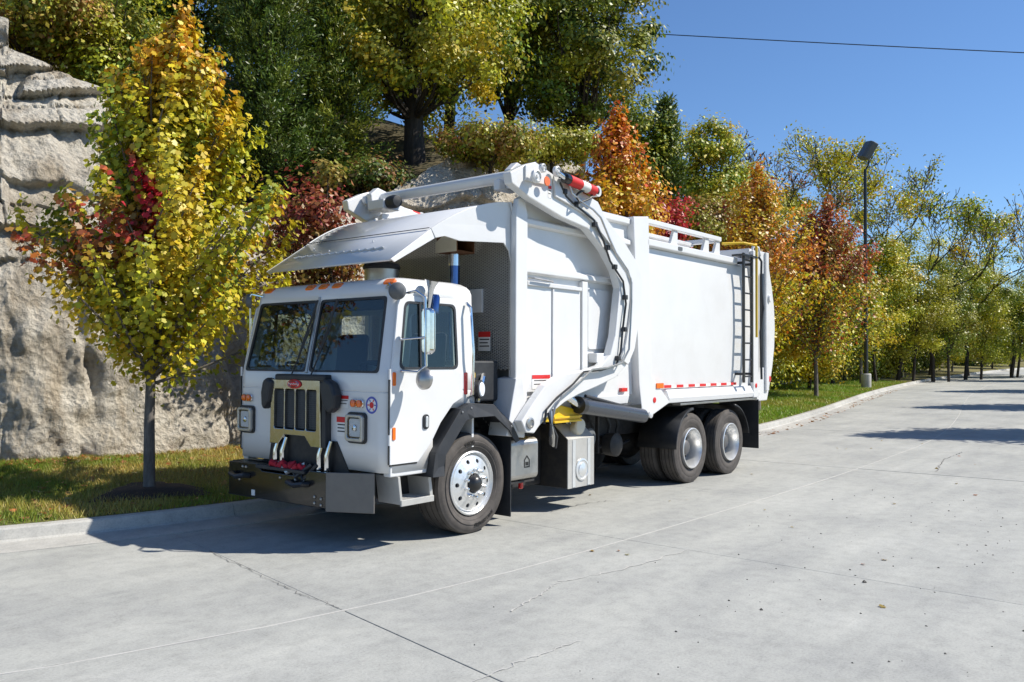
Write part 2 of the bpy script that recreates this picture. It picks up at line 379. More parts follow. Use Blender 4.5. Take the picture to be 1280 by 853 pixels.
kerbs = tag(strip(np.linspace(S0, S1, 120), [-.16, -.05], lambda s, d: -.03, 'kerb', 'joint'), kind='structure')
prof_k = [(-.16, -.05), (.45, -.05), (.45, .004), (.02, .02), (-.005, .04), (-.03, .135), (-.05, .152), (-.16, .155)]
sk = S0; cuts = []
while sk < s_of_x(-60): cuts.append(sk); sk += 3.05
for i in range(len(cuts)-1):
    solid_strip(np.linspace(cuts[i]+.004, cuts[i+1]-.004, 5), prof_k, 'kerb_stone', 'kerb', kerbs)
solid_strip(np.linspace(cuts[-1], S1, 50), prof_k, 'kerb_run', 'kerb', kerbs)
okb = tag(solid_strip(np.linspace(s_of_x(6.5), S1, 90), [(RW+.01, -.05), (RW+.16, -.05), (RW+.16, .15), (RW+.05, .15), (RW+.01, .02)], 'kerb_opposite', 'kerb', None), kind='structure')

def verge_z(s, d):
    q = np.clip(-d/4.3, 0, 3); x, y, _, _ = kerb_at(s)
    return .15+.17*q+.05*(fbm(x*.7+50, y*.7+d+50, 1+0*x, 3)-.45)*np.minimum(1, np.maximum(0, (-d-.16)*2))
sv = np.concatenate([np.arange(S0, s_of_x(-60), .4), np.linspace(s_of_x(-60), S1, 60)])
verge = tag(strip(sv, [-.16, -.5, -1, -1.5, -2, -2.6, -3.2, -3.8, -4.5, -5.5, -7], verge_z, 'verge', 'turf'), kind='structure')
tag(strip(sv, [RW+.16, RW+2, RW+5, RW+12, RW+40], lambda s, d: .13+0*s, 'verge_opposite', 'turf'), kind='structure')

# the cut limestone face behind the verge
def rock_top(x):
    return np.interp(-x, [-14, -6, -3, -1.5, .1, 1.0, 2.2, 3.6, 6, 9, 12, 16, 22, 28, 36, 50, 75], [8.0, 7.6, 6.9, 6.6, 6.25, 5.6, 4.9, 4.6, 5.2, 6.8, 8.0, 8.0, 6.2, 4.4, 3.0, 2.4, 1.5])
def build_rock():
    ss = np.concatenate([np.arange(S0+8, s_of_x(-26), .055), np.arange(s_of_x(-26), s_of_x(-70), .25)]); nt = 150
    tt = np.linspace(0, 1, nt)
    x0, y0, nx, ny = kerb_at(ss); H = rock_top(x0)+.5*(fbm(x0*.5+9, y0*0+3, x0*0, 3)-.45)
    Sx, T = np.meshgrid(np.arange(len(ss)), tt, indexing='ij')
    z = T*H[:, None]; X = x0[:, None]+0*T; n1 = fbm(X*.35+20, z*.45+5, z*0+1, 4)-.47
    lean = .16*z+2.6*np.maximum(0, z/H[:, None]-.5)**1.4
    back = 4.35+lean-1.5*n1
    # smooth rough lower wall, bedded ledges above
    up = np.clip((z-2.9-1.0*(fbm(X*.5+3, z*0+8, z*0, 2)-.4))/.5, 0, 1)
    zz = z*1.5+.9*np.sin(z*1.9+X*.25)*.45+2.2*(fbm(X*.22+2, z*.25, z*0+4, 4)-.45)+.12*X+.3*(fbm(X*1.5, z*.5, z*0+9, 3)-.4); fr = zz-np.floor(zz)
    hsh = _T[(np.floor(zz).astype(int)*7) & 63, (np.floor(X*.12+np.floor(zz)*.37+1.5*fbm(X*.5, z*.6, z*0+7, 2))).astype(int) & 63, 5]
    ledge = (.08+.50*hsh)*(1-fr**1.3*.9)-.34*np.exp(-(fr/.055)**2)*(.35+.9*hsh)-.10*np.exp(-((fr-.45-.2*hsh)/.03)**2)*(hsh > .45)
    ledge += .10*hsh
    vert = np.abs(((X*.33+.9*(fbm(X*.6, z*.7, z*0+2, 3)-.4)+np.floor(zz)*.41) % 1)-.5)
    ledge -= .08*np.exp(-(vert/.013)**2)*(hsh > .5)
    back = back-up*(ledge-.25)*.9
    vc = np.abs(((X*.33+.35*(fbm(X*.9+4, z*.8+3, z*0+6, 3)-.4)+.03*z) % 1)-.5)
    back = back+(1-up)*(.10*np.exp(-(vc/.05)**2)+.22*(fbm(X*1.3+7, z*.6+2, z*0+3, 4)-.45))
    back = back-up*.5*(fbm(X*.9+11, z*1.4+2, z*0+8, 4)-.47)-.16*(fbm(X*3.1+1, z*3.1+2, back*2, 4)-.47)-.08*(fbm(X*9, z*9, back*3, 3)-.45)
    V = np.stack([X-nx[:, None]*back, y0[:, None]-ny[:, None]*back, gz(X)+.1+z], 2).reshape(-1, 3)
    m = len(ss); I = np.arange(m*nt).reshape(m, nt)
    F = np.stack([I[:-1, :-1], I[1:, :-1], I[1:, 1:], I[:-1, 1:]], 2).reshape(-1, 4)
    me = bpy.data.meshes.new('rock_face'); me.vertices.add(len(V)); me.vertices.foreach_set('co', V.ravel())
    me.loops.add(F.size); me.loops.foreach_set('vertex_index', F.ravel()); me.polygons.add(len(F))
    me.polygons.foreach_set('loop_start', np.arange(0, F.size, 4)); me.update(); me.validate()
    o = finish(me, 'rock_face', 'rock', None, True, angle=60)
    return tag(o, 'pale weathered limestone cut face with bedded ledges behind the grass verge', None, None, 'structure')
build_rock()
def hill_z(x, d):
    return rock_top(x)+np.maximum(0, d-7.5)*.42*np.interp(-x, [0, 25, 45, 90], [1, .8, .3, .12])
def kerb_y(x):
    y = np.interp(-np.minimum(np.asarray(x, float), 7.0), -KC[:, 0], KC[:, 1]); return y
def build_hill():
    xs = np.concatenate([np.linspace(7, -60, 84), np.linspace(-62, -150, 30)]); dd = np.array([5.9, 7, 8, 9.5, 12, 16, 21, 27, 35, 50, 75])
    b = MB(); V = []
    for d in dd:
        py = kerb_y(xs)-d-np.maximum(0, xs-1)*.28; V.append(np.stack([xs, py, gz(xs)+.1+hill_z(xs, d)-.9*(d < 6)-.25+.5*(fbm(xs*.3, py*.3, xs*0, 3)-.45)], 1))
    n = len(dd); V = np.stack(V, 1).reshape(-1, 3); b.v = [tuple(p) for p in V]
    b.f = [(i*n+j, i*n+j+1, (i+1)*n+j+1, (i+1)*n+j) for i in range(len(xs)-1) for j in range(n-1)]
    return tag(b.build('hill', 'woodfloor'), kind='structure')
build_hill()

# ------------------------------------------------------------------ the truck (front axle at x = 0, nose towards +x, its left side at +y)
T = empty('garbage_truck', (0, 0, 0), 'large white front-loading garbage truck parked beside the kerb', 'garbage truck')
FT, RT, W1 = .527, .52, -4.865; W2 = W1-1.32

# --- chassis
for sy in (-1, 1): MB().box(-7.0, 1.15, sy*.40-.045, sy*.40+.045, .72, .98).build('frame_rail', 'under', T, False, .01)
for x in (-6.9, -5.5, -3.3, -2.4, -.9, .8): MB().box(x-.06, x+.06, -.356, .356, .76, .94).build('cross_member', 'under', T, False, .01)
MB().tube([(0, -.8, .5), (0, -.35, .42), (0, .35, .42), (0, .8, .5)], .075, 10).build('front_axle', 'under', T)
for xa in (W1, W2):
    ax = MB().tube([(xa, -.85, RT), (xa, -.3, RT), (xa, .3, RT), (xa, .85, RT)], [.1, .1, .1, .1], 12).build('drive_axle', 'under', T)
    MB().lathe([(.02, -.26), (.14, -.24), (.24, -.1), (.26, 0), (.22, .12), (.12, .2), (.02, .22)], (xa, .05, RT+.02), (1, 0, 0), 20).build('differential', 'under', ax)
MB().cyl((-.5, 0, .62), (W1+.25, .05, .56), .06, 12).build('drive_shaft', 'under', T)
MB().box(-.45, 1.0, -.34, .34, .55, 1.25).build('engine', 'under', T, False, .04)
for x in (-2.75, -3.75):
    a = MB().cyl((x, .5, .62), (x+.34, .5, .62), .13, 20); a.build('air_tank', 'under', T, True)
MB().lathe([(.04, 0), (.10, .02), (.15, .05), (.16, .2), (.10, .24), (.03, .25)], (-3.25, .70, .66), (0, 1, 0), 20).build('brake_chamber', 'under', T)
MB().lathe([(.04, 0), (.12, .02), (.13, .05), (.13, .16), (.03, .2)], (-2.55, .78, .80), (0, 1, 0), 20).build('air_dryer', 'greyplate', T)
for k, (x, y) in enumerate(((-2.6, .55), (-2.95, .62), (-3.4, .6), (-3.7, .55))):
    MB().tube([(x, y, 1.12), (x-.1, y+.03, .9), (x-.05, y+.02, .72), (x-.3, y-.02, .6), (x-.6, y-.1, .62)], .022, 6).build('air_hose', 'plastic', T)
for x in (-2.45, -3.05): MB().beam((x, .72, .55), (x, .72, 1.2), .05, .04, (1, 0, 0)).build('tank_bracket', 'under', T, False, .006)

# --- wheels
def tyre_profile(r, w, rr):
    h = w/2; p = [(rr-.012, -h*.62), (rr+.02, -h*.80), (rr+.055, -h*.93), (rr+.5*(r-rr), -h), (r-.09, -h*.97), (r-.045, -h*.93), (r-.012, -h*.86)]
    for g in (-.62, -.22, .22, .62):
        p += [(r, (g-.09)*h), (r, (g-.042)*h), (r-.016, (g-.032)*h), (r-.016, (g+.032)*h), (r, (g+.042)*h)]
    p += [(r-.012, h*.86), (r-.040, h*.92), (r-.045, h*.935), (r-.085, h*.965), (r-.09, h*.955), (r-.10, h*.98), (rr+.5*(r-rr), h), (rr+.065, h*.95), (rr+.06, h*.925), (rr+.05, h*.92), (rr+.02, h*.80), (rr-.012, h*.62)]
    return p
def lettering(body, size, rad, ang, yy, parent, bottom=False):
    me = text_mesh(body, size, .002); n = len(me.vertices); co = np.empty(n*3); me.vertices.foreach_get('co', co); co = co.reshape(-1, 3)
    if not bottom: a = R(ang)-co[:, 0]/rad; r = rad+co[:, 1]; 
    else: a = R(ang)+co[:, 0]/rad; r = rad-co[:, 1]
    # seen from +y the x axis runs to the left: mirror
    out = np.stack([-r*np.cos(a), yy+co[:, 2], r*np.sin(a)], 1)
    me.vertices.foreach_set('co', out.ravel()); me.update(); o = finish(me, 'sidewall_lettering', 'letter', parent, False); return o
def holed_disc(b, r0, r1, h0, h1, rh, nh, n=24, depth=.03):
    """annulus r0..r1 (in the xz plane, offset along y) with nh round holes at mid radius"""
    rm = (r0+r1)/2
    for k in range(nh):
        a0 = 2*math.pi*(k-.5)/nh; a1 = 2*math.pi*(k+.5)/nh; am = (a0+a1)/2
        m = n//4; B = []
        for j in range(m): B.append((r1, a0+(a1-a0)*j/m))
        for j in range(m): B.append((r1+(r0-r1)*j/m, a1))
        for j in range(m): B.append((r0, a1+(a0-a1)*j/m))
        for j in range(m): B.append((r0+(r1-r0)*j/m, a0))
        hh = lambda r: h0+(h1-h0)*(r-r0)/(r1-r0)
        outer = [(r*math.cos(a), hh(r), r*math.sin(a)) for r, a in B]
        inner = []; deep = []; c = Vector((rm*math.cos(am), 0, rm*math.sin(am)))
        for o in outer:
            d = Vector((o[0]-c.x, 0, o[2]-c.z)).normalized()*rh; q = c+d; rq = math.hypot(q.x, q.z)
            inner.append((q.x, hh(rq), q.z)); deep.append((q.x, hh(rq)-depth, q.z))
        L = len(outer); b.add(outer+inner+deep, [(i, (i+1) % L, L+(i+1) % L, L+i) for i in range(L)]+[(L+i, L+(i+1) % L, 2*L+(i+1) % L, 2*L+i) for i in range(L)])
def front_wheel(sy):
    b = MB()
    b.lathe([(.335, .10), (.335, .165), (.322, .172), (.312, .150), (.300, .128)], (0, 0, 0), (0, 1, 0), 48)
    b.lathe([(.300, .128), (.285, .150)], (0, 0, 0), (0, 1, 0), 48); holed_disc(b, .185, .285, .185, .150, .023, 10)
    b.lathe([(.185, .185), (.178, .190), (.105, .190), (.10, .16)], (0, 0, 0), (0, 1, 0), 48)
    b.f = [q for q in b.f if len(q) == 4]
    w = b.build('wheel', 'alu', T, True, angle=40)
    MB().lathe(tyre_profile(FT, .385, .33), (0, 0, 0), (0, 1, 0), 72, True).build('tyre', 'tyre', w, True, angle=30)
    MB().lathe([(.30, -.05), (.30, .09), (.02, .1)], (0, 0, 0), (0, 1, 0), 32).build('brake_drum', 'under', w)
    MB().lathe([(.098, .15), (.098, .20), (.085, .215), (.075, .235), (.06, .25), (.04, .262), (.01, .265)], (0, 0, 0), (0, 1, 0), 28).build('hub', 'black', w)
    nut = MB().lathe([(.021, .186), (.021, .196), (.017, .20), (.017, .235), (.012, .24), (.001, .242)], (0, 0, 0), (0, 1, 0), 6).build('lug_nut', 'chrome', w, False)
    for k in range(10):
        o = nut if k == 0 else copy_of(nut, w); a = 2*math.pi*(k+.5)/10; o.location = (.143*math.cos(a), 0, .143*math.sin(a))
    if sy > 0:
        lettering('M870', .062, .405, 100, .1938, w); lettering('BRIDGESTONE', .05, .452, -68, .1932, w, True)
        for k in range(54):
            pass
    w.location = (0, 1.01, FT-.006)
    if sy < 0: w.location = (0, -1.01, FT-.006); w.rotation_euler = (0, 0, math.pi)
    return w
front_wheel(1); front_wheel(-1)
def rear_wheel(x, sy):
    b = MB().lathe([(.300, .10), (.300, .155), (.288, .160), (.276, .130), (.262, .06), (.250, -.02), (.238, -.055)], (0, 0, 0), (0, 1, 0), 48)
    b.f = [q for q in b.f if len(q) == 4]
    w = b.build('wheel', 'alu', T, True, angle=40)
    MB().lathe([(.240, -.056), (.20, -.05), (.115, -.05), (.112, .04), (.09, .06), (.01, .065)], (0, 0, 0), (0, 1, 0), 40).build('wheel_disc', 'plate', w, True, angle=40)
    t1 = MB().lathe(tyre_profile(RT, .28, .295), (0, 0, 0), (0, 1, 0), 64, True).build('tyre', 'tyre', w, True, angle=30)
    t2 = copy_of(t1, w); t2.location = (0, -.335, 0)
    MB().lathe([(.20, -.5), (.20, -.06)], (0, 0, 0), (0, 1, 0), 24).build('brake_drum', 'under', w)
    nut = MB().lathe([(.021, -.05), (.017, -.044), (.017, -.01), (.001, -.006)], (0, 0, 0), (0, 1, 0), 6).build('lug_nut', 'under', w, False)
    for k in range(10):
        o = nut if k == 0 else copy_of(nut, w); a = 2*math.pi*(k+.5)/10; o.location = (.167*math.cos(a), 0, .167*math.sin(a))
    w.location = (x, sy*1.06, RT-.006)
    if sy < 0: w.rotation_euler = (0, 0, math.pi)
for xa in (W1, W2):
    for sy in (1, -1): rear_wheel(xa, sy)

# --- cab shell
def cab_level(z):
    t = max(0, min(1, (z-1.66)/.80)); return 1.24-.17*t, 1.20-.055*t
def cab_ring(z, inset=0):
    xf, yw = cab_level(min(z, 2.46)); xf -= inset; yw -= inset; rc = .115
    left = [(inset*.6, yw), (.19, yw), (.30, yw), (.62, yw), (xf-rc-.07, yw), (xf-rc, yw)]
    for k in range(1, 6):
        a = R(90*k/6); left.append((xf-rc+rc*math.sin(a), yw-rc+rc*math.cos(a)))
    left += [(xf, yw-rc), (xf, yw-rc-.015), (xf, .03), (xf, 0)]
    return [(x, y, z) for x, y in left]+[(x, -y, z) for x, y in reversed(left[:-1])]
lv = [(.74, 0), (1.0, 0), (1.32, 0), (1.492, 0), (1.497, .007), (1.503, .007), (1.508, 0), (1.66, 0), (1.69, 0), (2.41, 0), (2.49, 0), (2.535, .015), (2.57, .045), (2.60, .10), (2.62, .18), (2.632, .40)]
cb = MB(); NR = len(cab_ring(1))
for z, i in lv: cb.v += cab_ring(z, i)
for i in range(len(lv)-1):
    z0, z1 = lv[i][0], lv[i+1][0]
    for j in range(NR-1):
        jj = min(j, NR-2-j)
        if jj < 3 and z1 <= 1.33: continue                       # wheel arch
        if z0 >= 1.68 and z1 <= 2.42 and (jj in (2, 3) or jj == 12): continue   # door windows, windscreen
        cb.f.append((i*NR+j, i*NR+j+1, (i+1)*NR+j+1, (i+1)*NR+j))
cb.f.append(tuple((len(lv)-1)*NR+j for j in range(NR)))
cab = cb.build('cab', 'white', T, True, angle=32)
so = cab.modifiers.new('solid', 'SOLIDIFY'); so.thickness = .035; so.offset = -1
# back wall with two windows
plate('cab_back_wall', 'white2', T, [(-1.19, .9), (1.19, .9), (1.19, 1.7), (1.14, 2.5), (-1.14, 2.5), (-1.19, 1.7)], [rrect(-.95, -.25, 1.75, 2.32, .06), rrect(.25, .95, 1.75, 2.32, .06)], lambda u, v: (.0, u, v), (-1, 0, 0), .03)
MB().box(.03, 1.18, -1.15, 1.15, .95, 1.0).build('cab_floor', 'dash', T, False)
# windscreen: two raked panes in black rubber
def wsm(side):
    def f(u, v):
        z = 1.66+v*.80; xf, yw = cab_level(z); return (xf+.004, side*u, z)
    return f
wn_ = (.978, 0, .208)
for sd in (1, -1):
    o_ = rquad([(.028, .025), (1.088, .025), (1.032, .955), (.028, .955)], .05); i_ = rquad([(.05, .05), (1.055, .05), (1.0, .925), (.05, .925)], .07)
    ws = plate('windscreen', 'plastic', T, o_, [i_], wsm(sd), wn_, .018)
    plate('pane', 'glass', ws, rquad([(.045, .045), (1.06, .045), (1.005, .93), (.045, .93)], .07), [], lambda u, v, s=sd: tuple(np.array(wsm(s)(u, v))-.010*np.array(wn_)), wn_, .005)
MB().beam((1.248, 0, 1.67), (1.079, 0, 2.455), .03, .012, (1, 0, .2)).build('windscreen_post', 'brushed', T, False, .003)
# interior
d = MB().prism([(1.18, 1.0), (1.18, 1.62), (1.02, 1.66), (.86, 1.55), (.84, 1.3), (.95, 1.0)], -1.1, 1.1).build('dashboard', 'dash', T, False, .02)
for sy in (.62, -.62):
    st = MB().box(.16, .62, sy-.25, sy+.25, 1.28, 1.42).build('seat', 'seat', T, False, .05)
    MB().prism([(.10, 1.40), (.22, 1.40), (.14, 2.1), (.04, 2.1)], sy-.24, sy+.24).build('backrest', 'seat', st, False, .04)
    MB().box(.3, .5, sy-.12, sy+.12, 1.0, 1.28).build('pedestal', 'dash', st, False)
    cw = MB(); c0 = Vector((.80, sy, 1.68)); ax = Vector((-.45, 0, .9)).normalized(); a_ = ax.orthogonal().normalized(); b_ = ax.cross(a_)
    cw.tube([c0+(a_*math.cos(2*math.pi*k/24)+b_*math.sin(2*math.pi*k/24))*.21 for k in range(25)], .016, 6, False)
    cw.tube([c0-a_*.2, c0+a_*.2], .012, 6); cw.tube([c0, c0-ax*.3], .02, 6)
    cw.build('steering_wheel', 'dash', T)
MB().box(.96, 1.04, -1.0, 1.0, 2.30, 2.44).build('sun_visor', 'dash', T, False, .02)
# roof clearance lamps, air intake, look-down mirrors
for y in (-.95, -.22, 0, .22, 1.0):
    cl_ = MB().prism(rrect(-.04, .04, -.075, .075, .03, 3), 0, .035, 'z').build('clearance_lamp', 'orange', T, False, .012); cl_.location = (1.01, y, 2.55); cl_.rotation_euler = (0, R(38), R(90)) if False else (0, R(42), 0)
ai = MB().lathe([(.20, 0), (.20, .05), (.19, .06)], (.36, .15, 2.60), (0, 0, 1), 28).build('air_precleaner', 'plastic', T)
MB().lathe([(.185, .06), (.19, .19), (.18, .20)], (.36, .15, 2.60), (0, 0, 1), 28).build('intake_bowl', 'brushed', ai)
MB().lathe([(.20, .19), (.21, .215), (.19, .25), (.12, .275), (.01, .28)], (.36, .15, 2.60), (0, 0, 1), 28).build('intake_cap', 'plastic', ai)
# grille
gp = [FX(*q, 1.30) for q in ((337, 474), (399, 470), (402, 558), (390, 553), (375, 543), (357, 541), (348, 549), (333, 545))]
gy0, gy1 = -.50, .34
gp = [(gy0+.02, 1.60), (gy1-.02, 1.60), (gy1, .93), (gy1-.15, .93), (gy1-.25, 1.03), (gy0+.25, 1.03), (gy0+.15, .93), (gy0, .93)]
slots = []
for k in range(4):
    u0 = gy0+.075+k*.178; slots.append(rrect(u0-.004, u0+.162, 1.09, 1.50, .02, 2))
gr = plate('grille', 'grillechrome', T, gp, slots, lambda u, v: (1.325, u, v), (1, 0, 0), .085, .006)
MB().box(1.245, 1.25, gy0+.05, gy1-.05, 1.0, 1.55).build('grille_backing', 'under', gr, False)
def wire_panel(y0, y1, z0, z1, pitch, w, fx, name, mat, parent, diag=False):
    b = MB()
    if not diag:
        n = int((z1-z0)/pitch)
        for k in range(n): z = z0+(k+.5)*pitch; b.beam(fx(y0, z), fx(y1, z), w, w, (1, 0, 0))
        n = int((y1-y0)/pitch)
        for k in range(n): y = y0+(k+.5)*pitch; b.beam(fx(y, z0), fx(y, z1), w, w, (1, 0, 0))
    return b.build(name, mat, parent, False)
for s_ in slots:
    ys = [p[0] for p in s_]; wire_panel(min(ys), max(ys), 1.10, 1.49, .022, .007, lambda y, z: (1.285, y, z), 'grille_mesh', 'greyplate', gr)
bd = MB().lathe([(.075, 0), (.075, .008), (.066, .012), (.001, .013)], (0, 0, 0), (1, 0, 0), 28).build('badge', 'redink', gr); bd.scale = (1, 1.5, .62); bd.location = (1.326, -.08, 1.555)
MB().tube([(1.342, -.08+.085*math.cos(t), 1.555+.031*math.sin(t)) for t in np.linspace(0, 2*math.pi, 25)], .004, 5, False).build('badge_rim', 'chrome', gr)
MB().tube([(1.341, -.15+.14*k/12, 1.555+.010*math.sin(k*2.4)) for k in range(13)], .004, 4).build('badge_script', 'label', gr)
MB().box(1.242, 1.318, .345, .405, .93, 1.52).build('grille_side', 'plastic', T, False, .006)
# black mirrors folded either side of the grille (wiper motor covers / hood mirrors)
for sd, yc in ((1, .45), (-1, -.555)):
    b = MB(); q_ = 1 if sd > 0 else .55; pts = [(yc-sd*.02, 1.62), (yc+sd*.08*q_, 1.58), (yc+sd*.14*q_, 1.46), (yc+sd*.12*q_, 1.33), (yc+sd*.03, 1.27), (yc-sd*.06, 1.36), (yc-sd*.11, 1.58)]
    b.prism(pts, 1.25, 1.36, 'x').build('hood_mirror', 'plastic', T, False, .03)
MB().box(1.22, 1.33, -.42, .40, 1.585, 1.655).build('cowl_strip', 'plastic', T, False, .02)
for sd in (1, -1):
    w0 = (1.275, sd*.16-.06, 1.62); w1 = (1.17, sd*.16-.06+.22, 2.18)
    wp = MB().tube([w0, w1], .008, 6).build('wiper', 'plastic', T)
    MB().beam((1.24, sd*.16+.02, 1.82), (1.12, sd*.16+.18, 2.42), .012, .02).build('wiper_blade', 'plastic', wp, False)
# headlights, turn signals, decals on the nose
for yc, nm in ((.80, ''), (-1.02, '')):
    hl = plate('headlight', 'brushed', T, rrect(yc-.125, yc+.125, 1.02, 1.28, .035), [rrect(yc-.095, yc+.095, 1.055, 1.25, .03)], lambda u, v: (1.30, u, v), (1, 0, 0), .062, .008)
    MB().prism(rrect(yc-.14, yc+.14, 1.0, 1.30, .045), 1.239, 1.262, 'x').build('bezel', 'plastic', hl, False, .006)
    MB().prism(rrect(yc-.085, yc+.085, 1.065, 1.24, .025), 1.262, 1.278, 'x').build('reflector', 'lamp', hl, False, .004)
    MB().lathe([(.034, 0), (.030, .008), (.001, .016)], (1.279, yc, 1.15), (1, 0, 0), 16).build('bulb', 'chrome', hl)
    MB().prism(rrect(yc-.095, yc+.095, 1.055, 1.25, .03), 1.290, 1.295, 'x').build('lens', 'lens', hl, False)
    ts = MB().prism(rrect(yc-.095, yc+.095, 1.345, 1.425, .03), 1.239, 1.262, 'x').build('turn_signal', 'chrome', T, False, .006)
    for q in (-.045, .045):
        MB().lathe([(.036, 0), (.034, .014), (.001, .024)], (1.262, yc+q*.95, 1.385), (1, 0, 0), 16).build('signal_lens', 'orange', ts)
def decal(o3, ex, ey, w, h, kind, parent=None):
    """a printed sticker: white vinyl with a red head and black lines; o3 centre, ex/ey unit axes"""
    o3 = Vector(o3); ex = Vector(ex); ey = Vector(ey); n = ex.cross(ey)
    def quad(b, u0, u1, v0, v1, dz):
        c = [o3+ex*u+ey*v+n*dz for u, v in ((u0, v0), (u1, v0), (u1, v1), (u0, v1))]; c2 = [p+n*.0015 for p in c]
        b.add(c+c2, [(0, 3, 2, 1), (4, 5, 6, 7), (0, 1, 5, 4), (1, 2, 6, 5), (2, 3, 7, 6), (3, 0, 4, 7)])
    b = MB(); quad(b, -w/2, w/2, -h/2, h/2, .0015); st = b.build('warning_sticker', 'label', parent or T, False)
    b = MB(); quad(b, -w/2, w/2, h*.22, h/2, .0032); b.build('sticker_heading', 'redink', st, False)
    if kind:
        for k in range(kind):
            b = MB(); v = h*(.10-.52*k/kind); quad(b, -w*.40, w*(.40-.12*(k % 2)), v-h*.03, v+h*.03, .0032); b.build('sticker_line', 'ink', st, False)
decal((1.2405, .565, 1.15), (0, 1, 0), (0, 0, 1), .15, .19, 3)
decal((1.2405, .60, 1.395), (0, 1, 0), (0, 0, 1), .13, .12, 2)
ov = MB().lathe([(.085, 0), (.085, .0025)], (1.2405, 1.0, 1.375), (1, 0, 0), 28).build('round_sticker', 'label', T)
ov.location = (0, .0, .0)
for r0, r1, m_ in ((.062, .082, 'blueink'), (.0, .03, 'redink')):
    b = MB(); b.lathe([(max(r0, .001), 0), (max(r0, .001), .0015), (r1, .0015), (r1, 0)], (1.2433, 1.0, 1.375), (1, 0, 0), 28, True); b.build('sticker_ring', m_, ov)
for k in range(6): a = k*math.pi/3; MB().beam((1.2436, 1.0+.036*math.cos(a), 1.375+.036*math.sin(a)), (1.2436, 1.0+.058*math.cos(a), 1.375+.058*math.sin(a)), .012, .0016, (1, 0, 0)).build('sticker_ray', 'redink' if k % 2 else 'blueink', ov, False)
# flat dark panel painting the opening's shade under the grille; hoses, red rag, couplings
MB().prism([(-.62, .70), (.70, .70), (.50, 1.00), (.28, 1.0), (.2, 1.04), (-.3, 1.04), (-.4, 1.0), (-.56, 1.0)], 1.241, 1.252, 'x').build('nose_dark_panel', 'under', T, False)
rg = MB(); rs = np.random.default_rng(4); pth = [(1.36+.025*math.sin(k*1.7), -.40+.021*k, .725+.018*math.sin(k*2.3)+.012*math.sin(k*.9)) for k in range(26)]
rg.tube(pth, list(.018+.022*rs.random(26)), 7).build('red_cloth_bundle', 'redrag', T)
for y, c in ((-.42, 'chrome'), (-.30, 'chrome'), (.30, 'chrome'), (.42, 'chrome')):
    MB().tube([(1.30, y, .70), (1.31, y+.01, .86), (1.28, y+.03, 1.0)], [.035, .028, .022], 10).build('tow_pin', c, T)
for k, (y0, y1) in enumerate(((-.3, .12), (-.1, .22), (.05, .3))):
    MB().tube([(1.34, y0, .74), (1.40, (y0+y1)/2, .66-.03*k), (1.33, y1, .76)], .024, 8).build('coolant_hose', 'plastic' if k else 'brushed', T)
# bumper
bp = MB(); bp.prism([(-1.13, .34), (.53, .36), (.53, .71), (.28, .71), (.16, .64), (-.52, .64), (-.62, .71), (-1.13, .70)], 1.36, 1.40, 'x')
bumper = bp.build('bumper', 'gloss', T, False, .008)
MB().box(1.16, 1.36, -1.05, .50, .42, .62).build('bumper_beam', 'under', bumper, False, .02)
MB().box(1.20, 1.36, -1.12, -.55, .69, .705).build('bumper_shelf', 'black', bumper, False)
MB().box(1.22, 1.415, -.62, .20, .665, .70).build('bumper_step', 'plastic', bumper, False, .008)
pl = MB(); P0, P1 = Vector((1.405, .53, 0)), Vector((1.27, 1.07, 0)); dn = Vector((.97, .24, 0))*.02
pl.add([(*(P0).xy, .335), (*(P1).xy, .36), (*(P1).xy, .735), (*(P0).xy, .715)]+[(*(P0-dn).xy, .335), (*(P1-dn).xy, .36), (*(P1-dn).xy, .735), (*(P0-dn).xy, .715)], [(0,1,2,3),(7,6,5,4),(0,4,5,1),(1,5,6,2),(2,6,7,3),(3,7,4,0)])
pl.build('bumper_end_plate', 'plate', bumper, False, .004)
for y, z in ((-.86, .66), (-.80, .66), (-.92, .52), (.36, .46), (.36, .40), (.46, .45), (.46, .39), (-.2, .60), (.05, .60), (.18, .60)):
    MB().lathe([(.016, 0), (.016, .010), (.006, .016)], (1.40, y, z), (1, 0, 0), 6).build('bolt', 'brushed', bumper, False)
for y in (-.88, .12):
    hk = MB().tube([(1.40, y-.13, .57), (1.46, y-.12, .58), (1.475, y, .56), (1.46, y+.12, .58), (1.40, y+.13, .57)], .028, 8).build('tow_hook', 'black', bumper)
MB().box(1.40, 1.404, -.70, -.64, .37, .43).build('bumper_sticker', 'label', bumper, False)
# lower skirt and steps on both sides
for sd in (1, -1):
    yy = lambda y: sd*y
    MB().box(.62, 1.18, yy(1.10), yy(1.195), .70, .80).build('sill_panel', 'white2', T, False, .01)
    sb = MB()
    sb.prism([(1.10, .70), (1.07, .70), (1.03, .43), (1.06, .43)], yy(.9), yy(1.215))
    st = sb.build('step_bracket', 'step', T, False, .004)
    MB().prism([(.70, .70), (.66, .70), (.62, .43), (.66, .43)], yy(.9), yy(1.215)).build('step_side', 'step', st, False, .004)
    MB().box(.64, 1.06, yy(.90), yy(.92), .44, .70).build('step_back', 'under', st, False)  # dark sheet painting in the shade of the hollow behind the step
    MB().box(.62, 1.06, yy(1.20), yy(1.225), .415, .475).build('step_edge', 'step', st, False, .004)
    for k in range(9): MB().box(.63, 1.04, yy(.925+.031*k), yy(.94+.031*k), .45, .468).build('step_bar', 'step', st, False)
    for k in range(11): MB().box(.65+.036*k, .658+.036*k, yy(.921), yy(1.199), .440, .449).build('step_rib', 'step', st, False)
    MB().box(.70, 1.16, yy(.75), yy(.88), .45, .72).build('step_frame', 'under', T, False, .02)

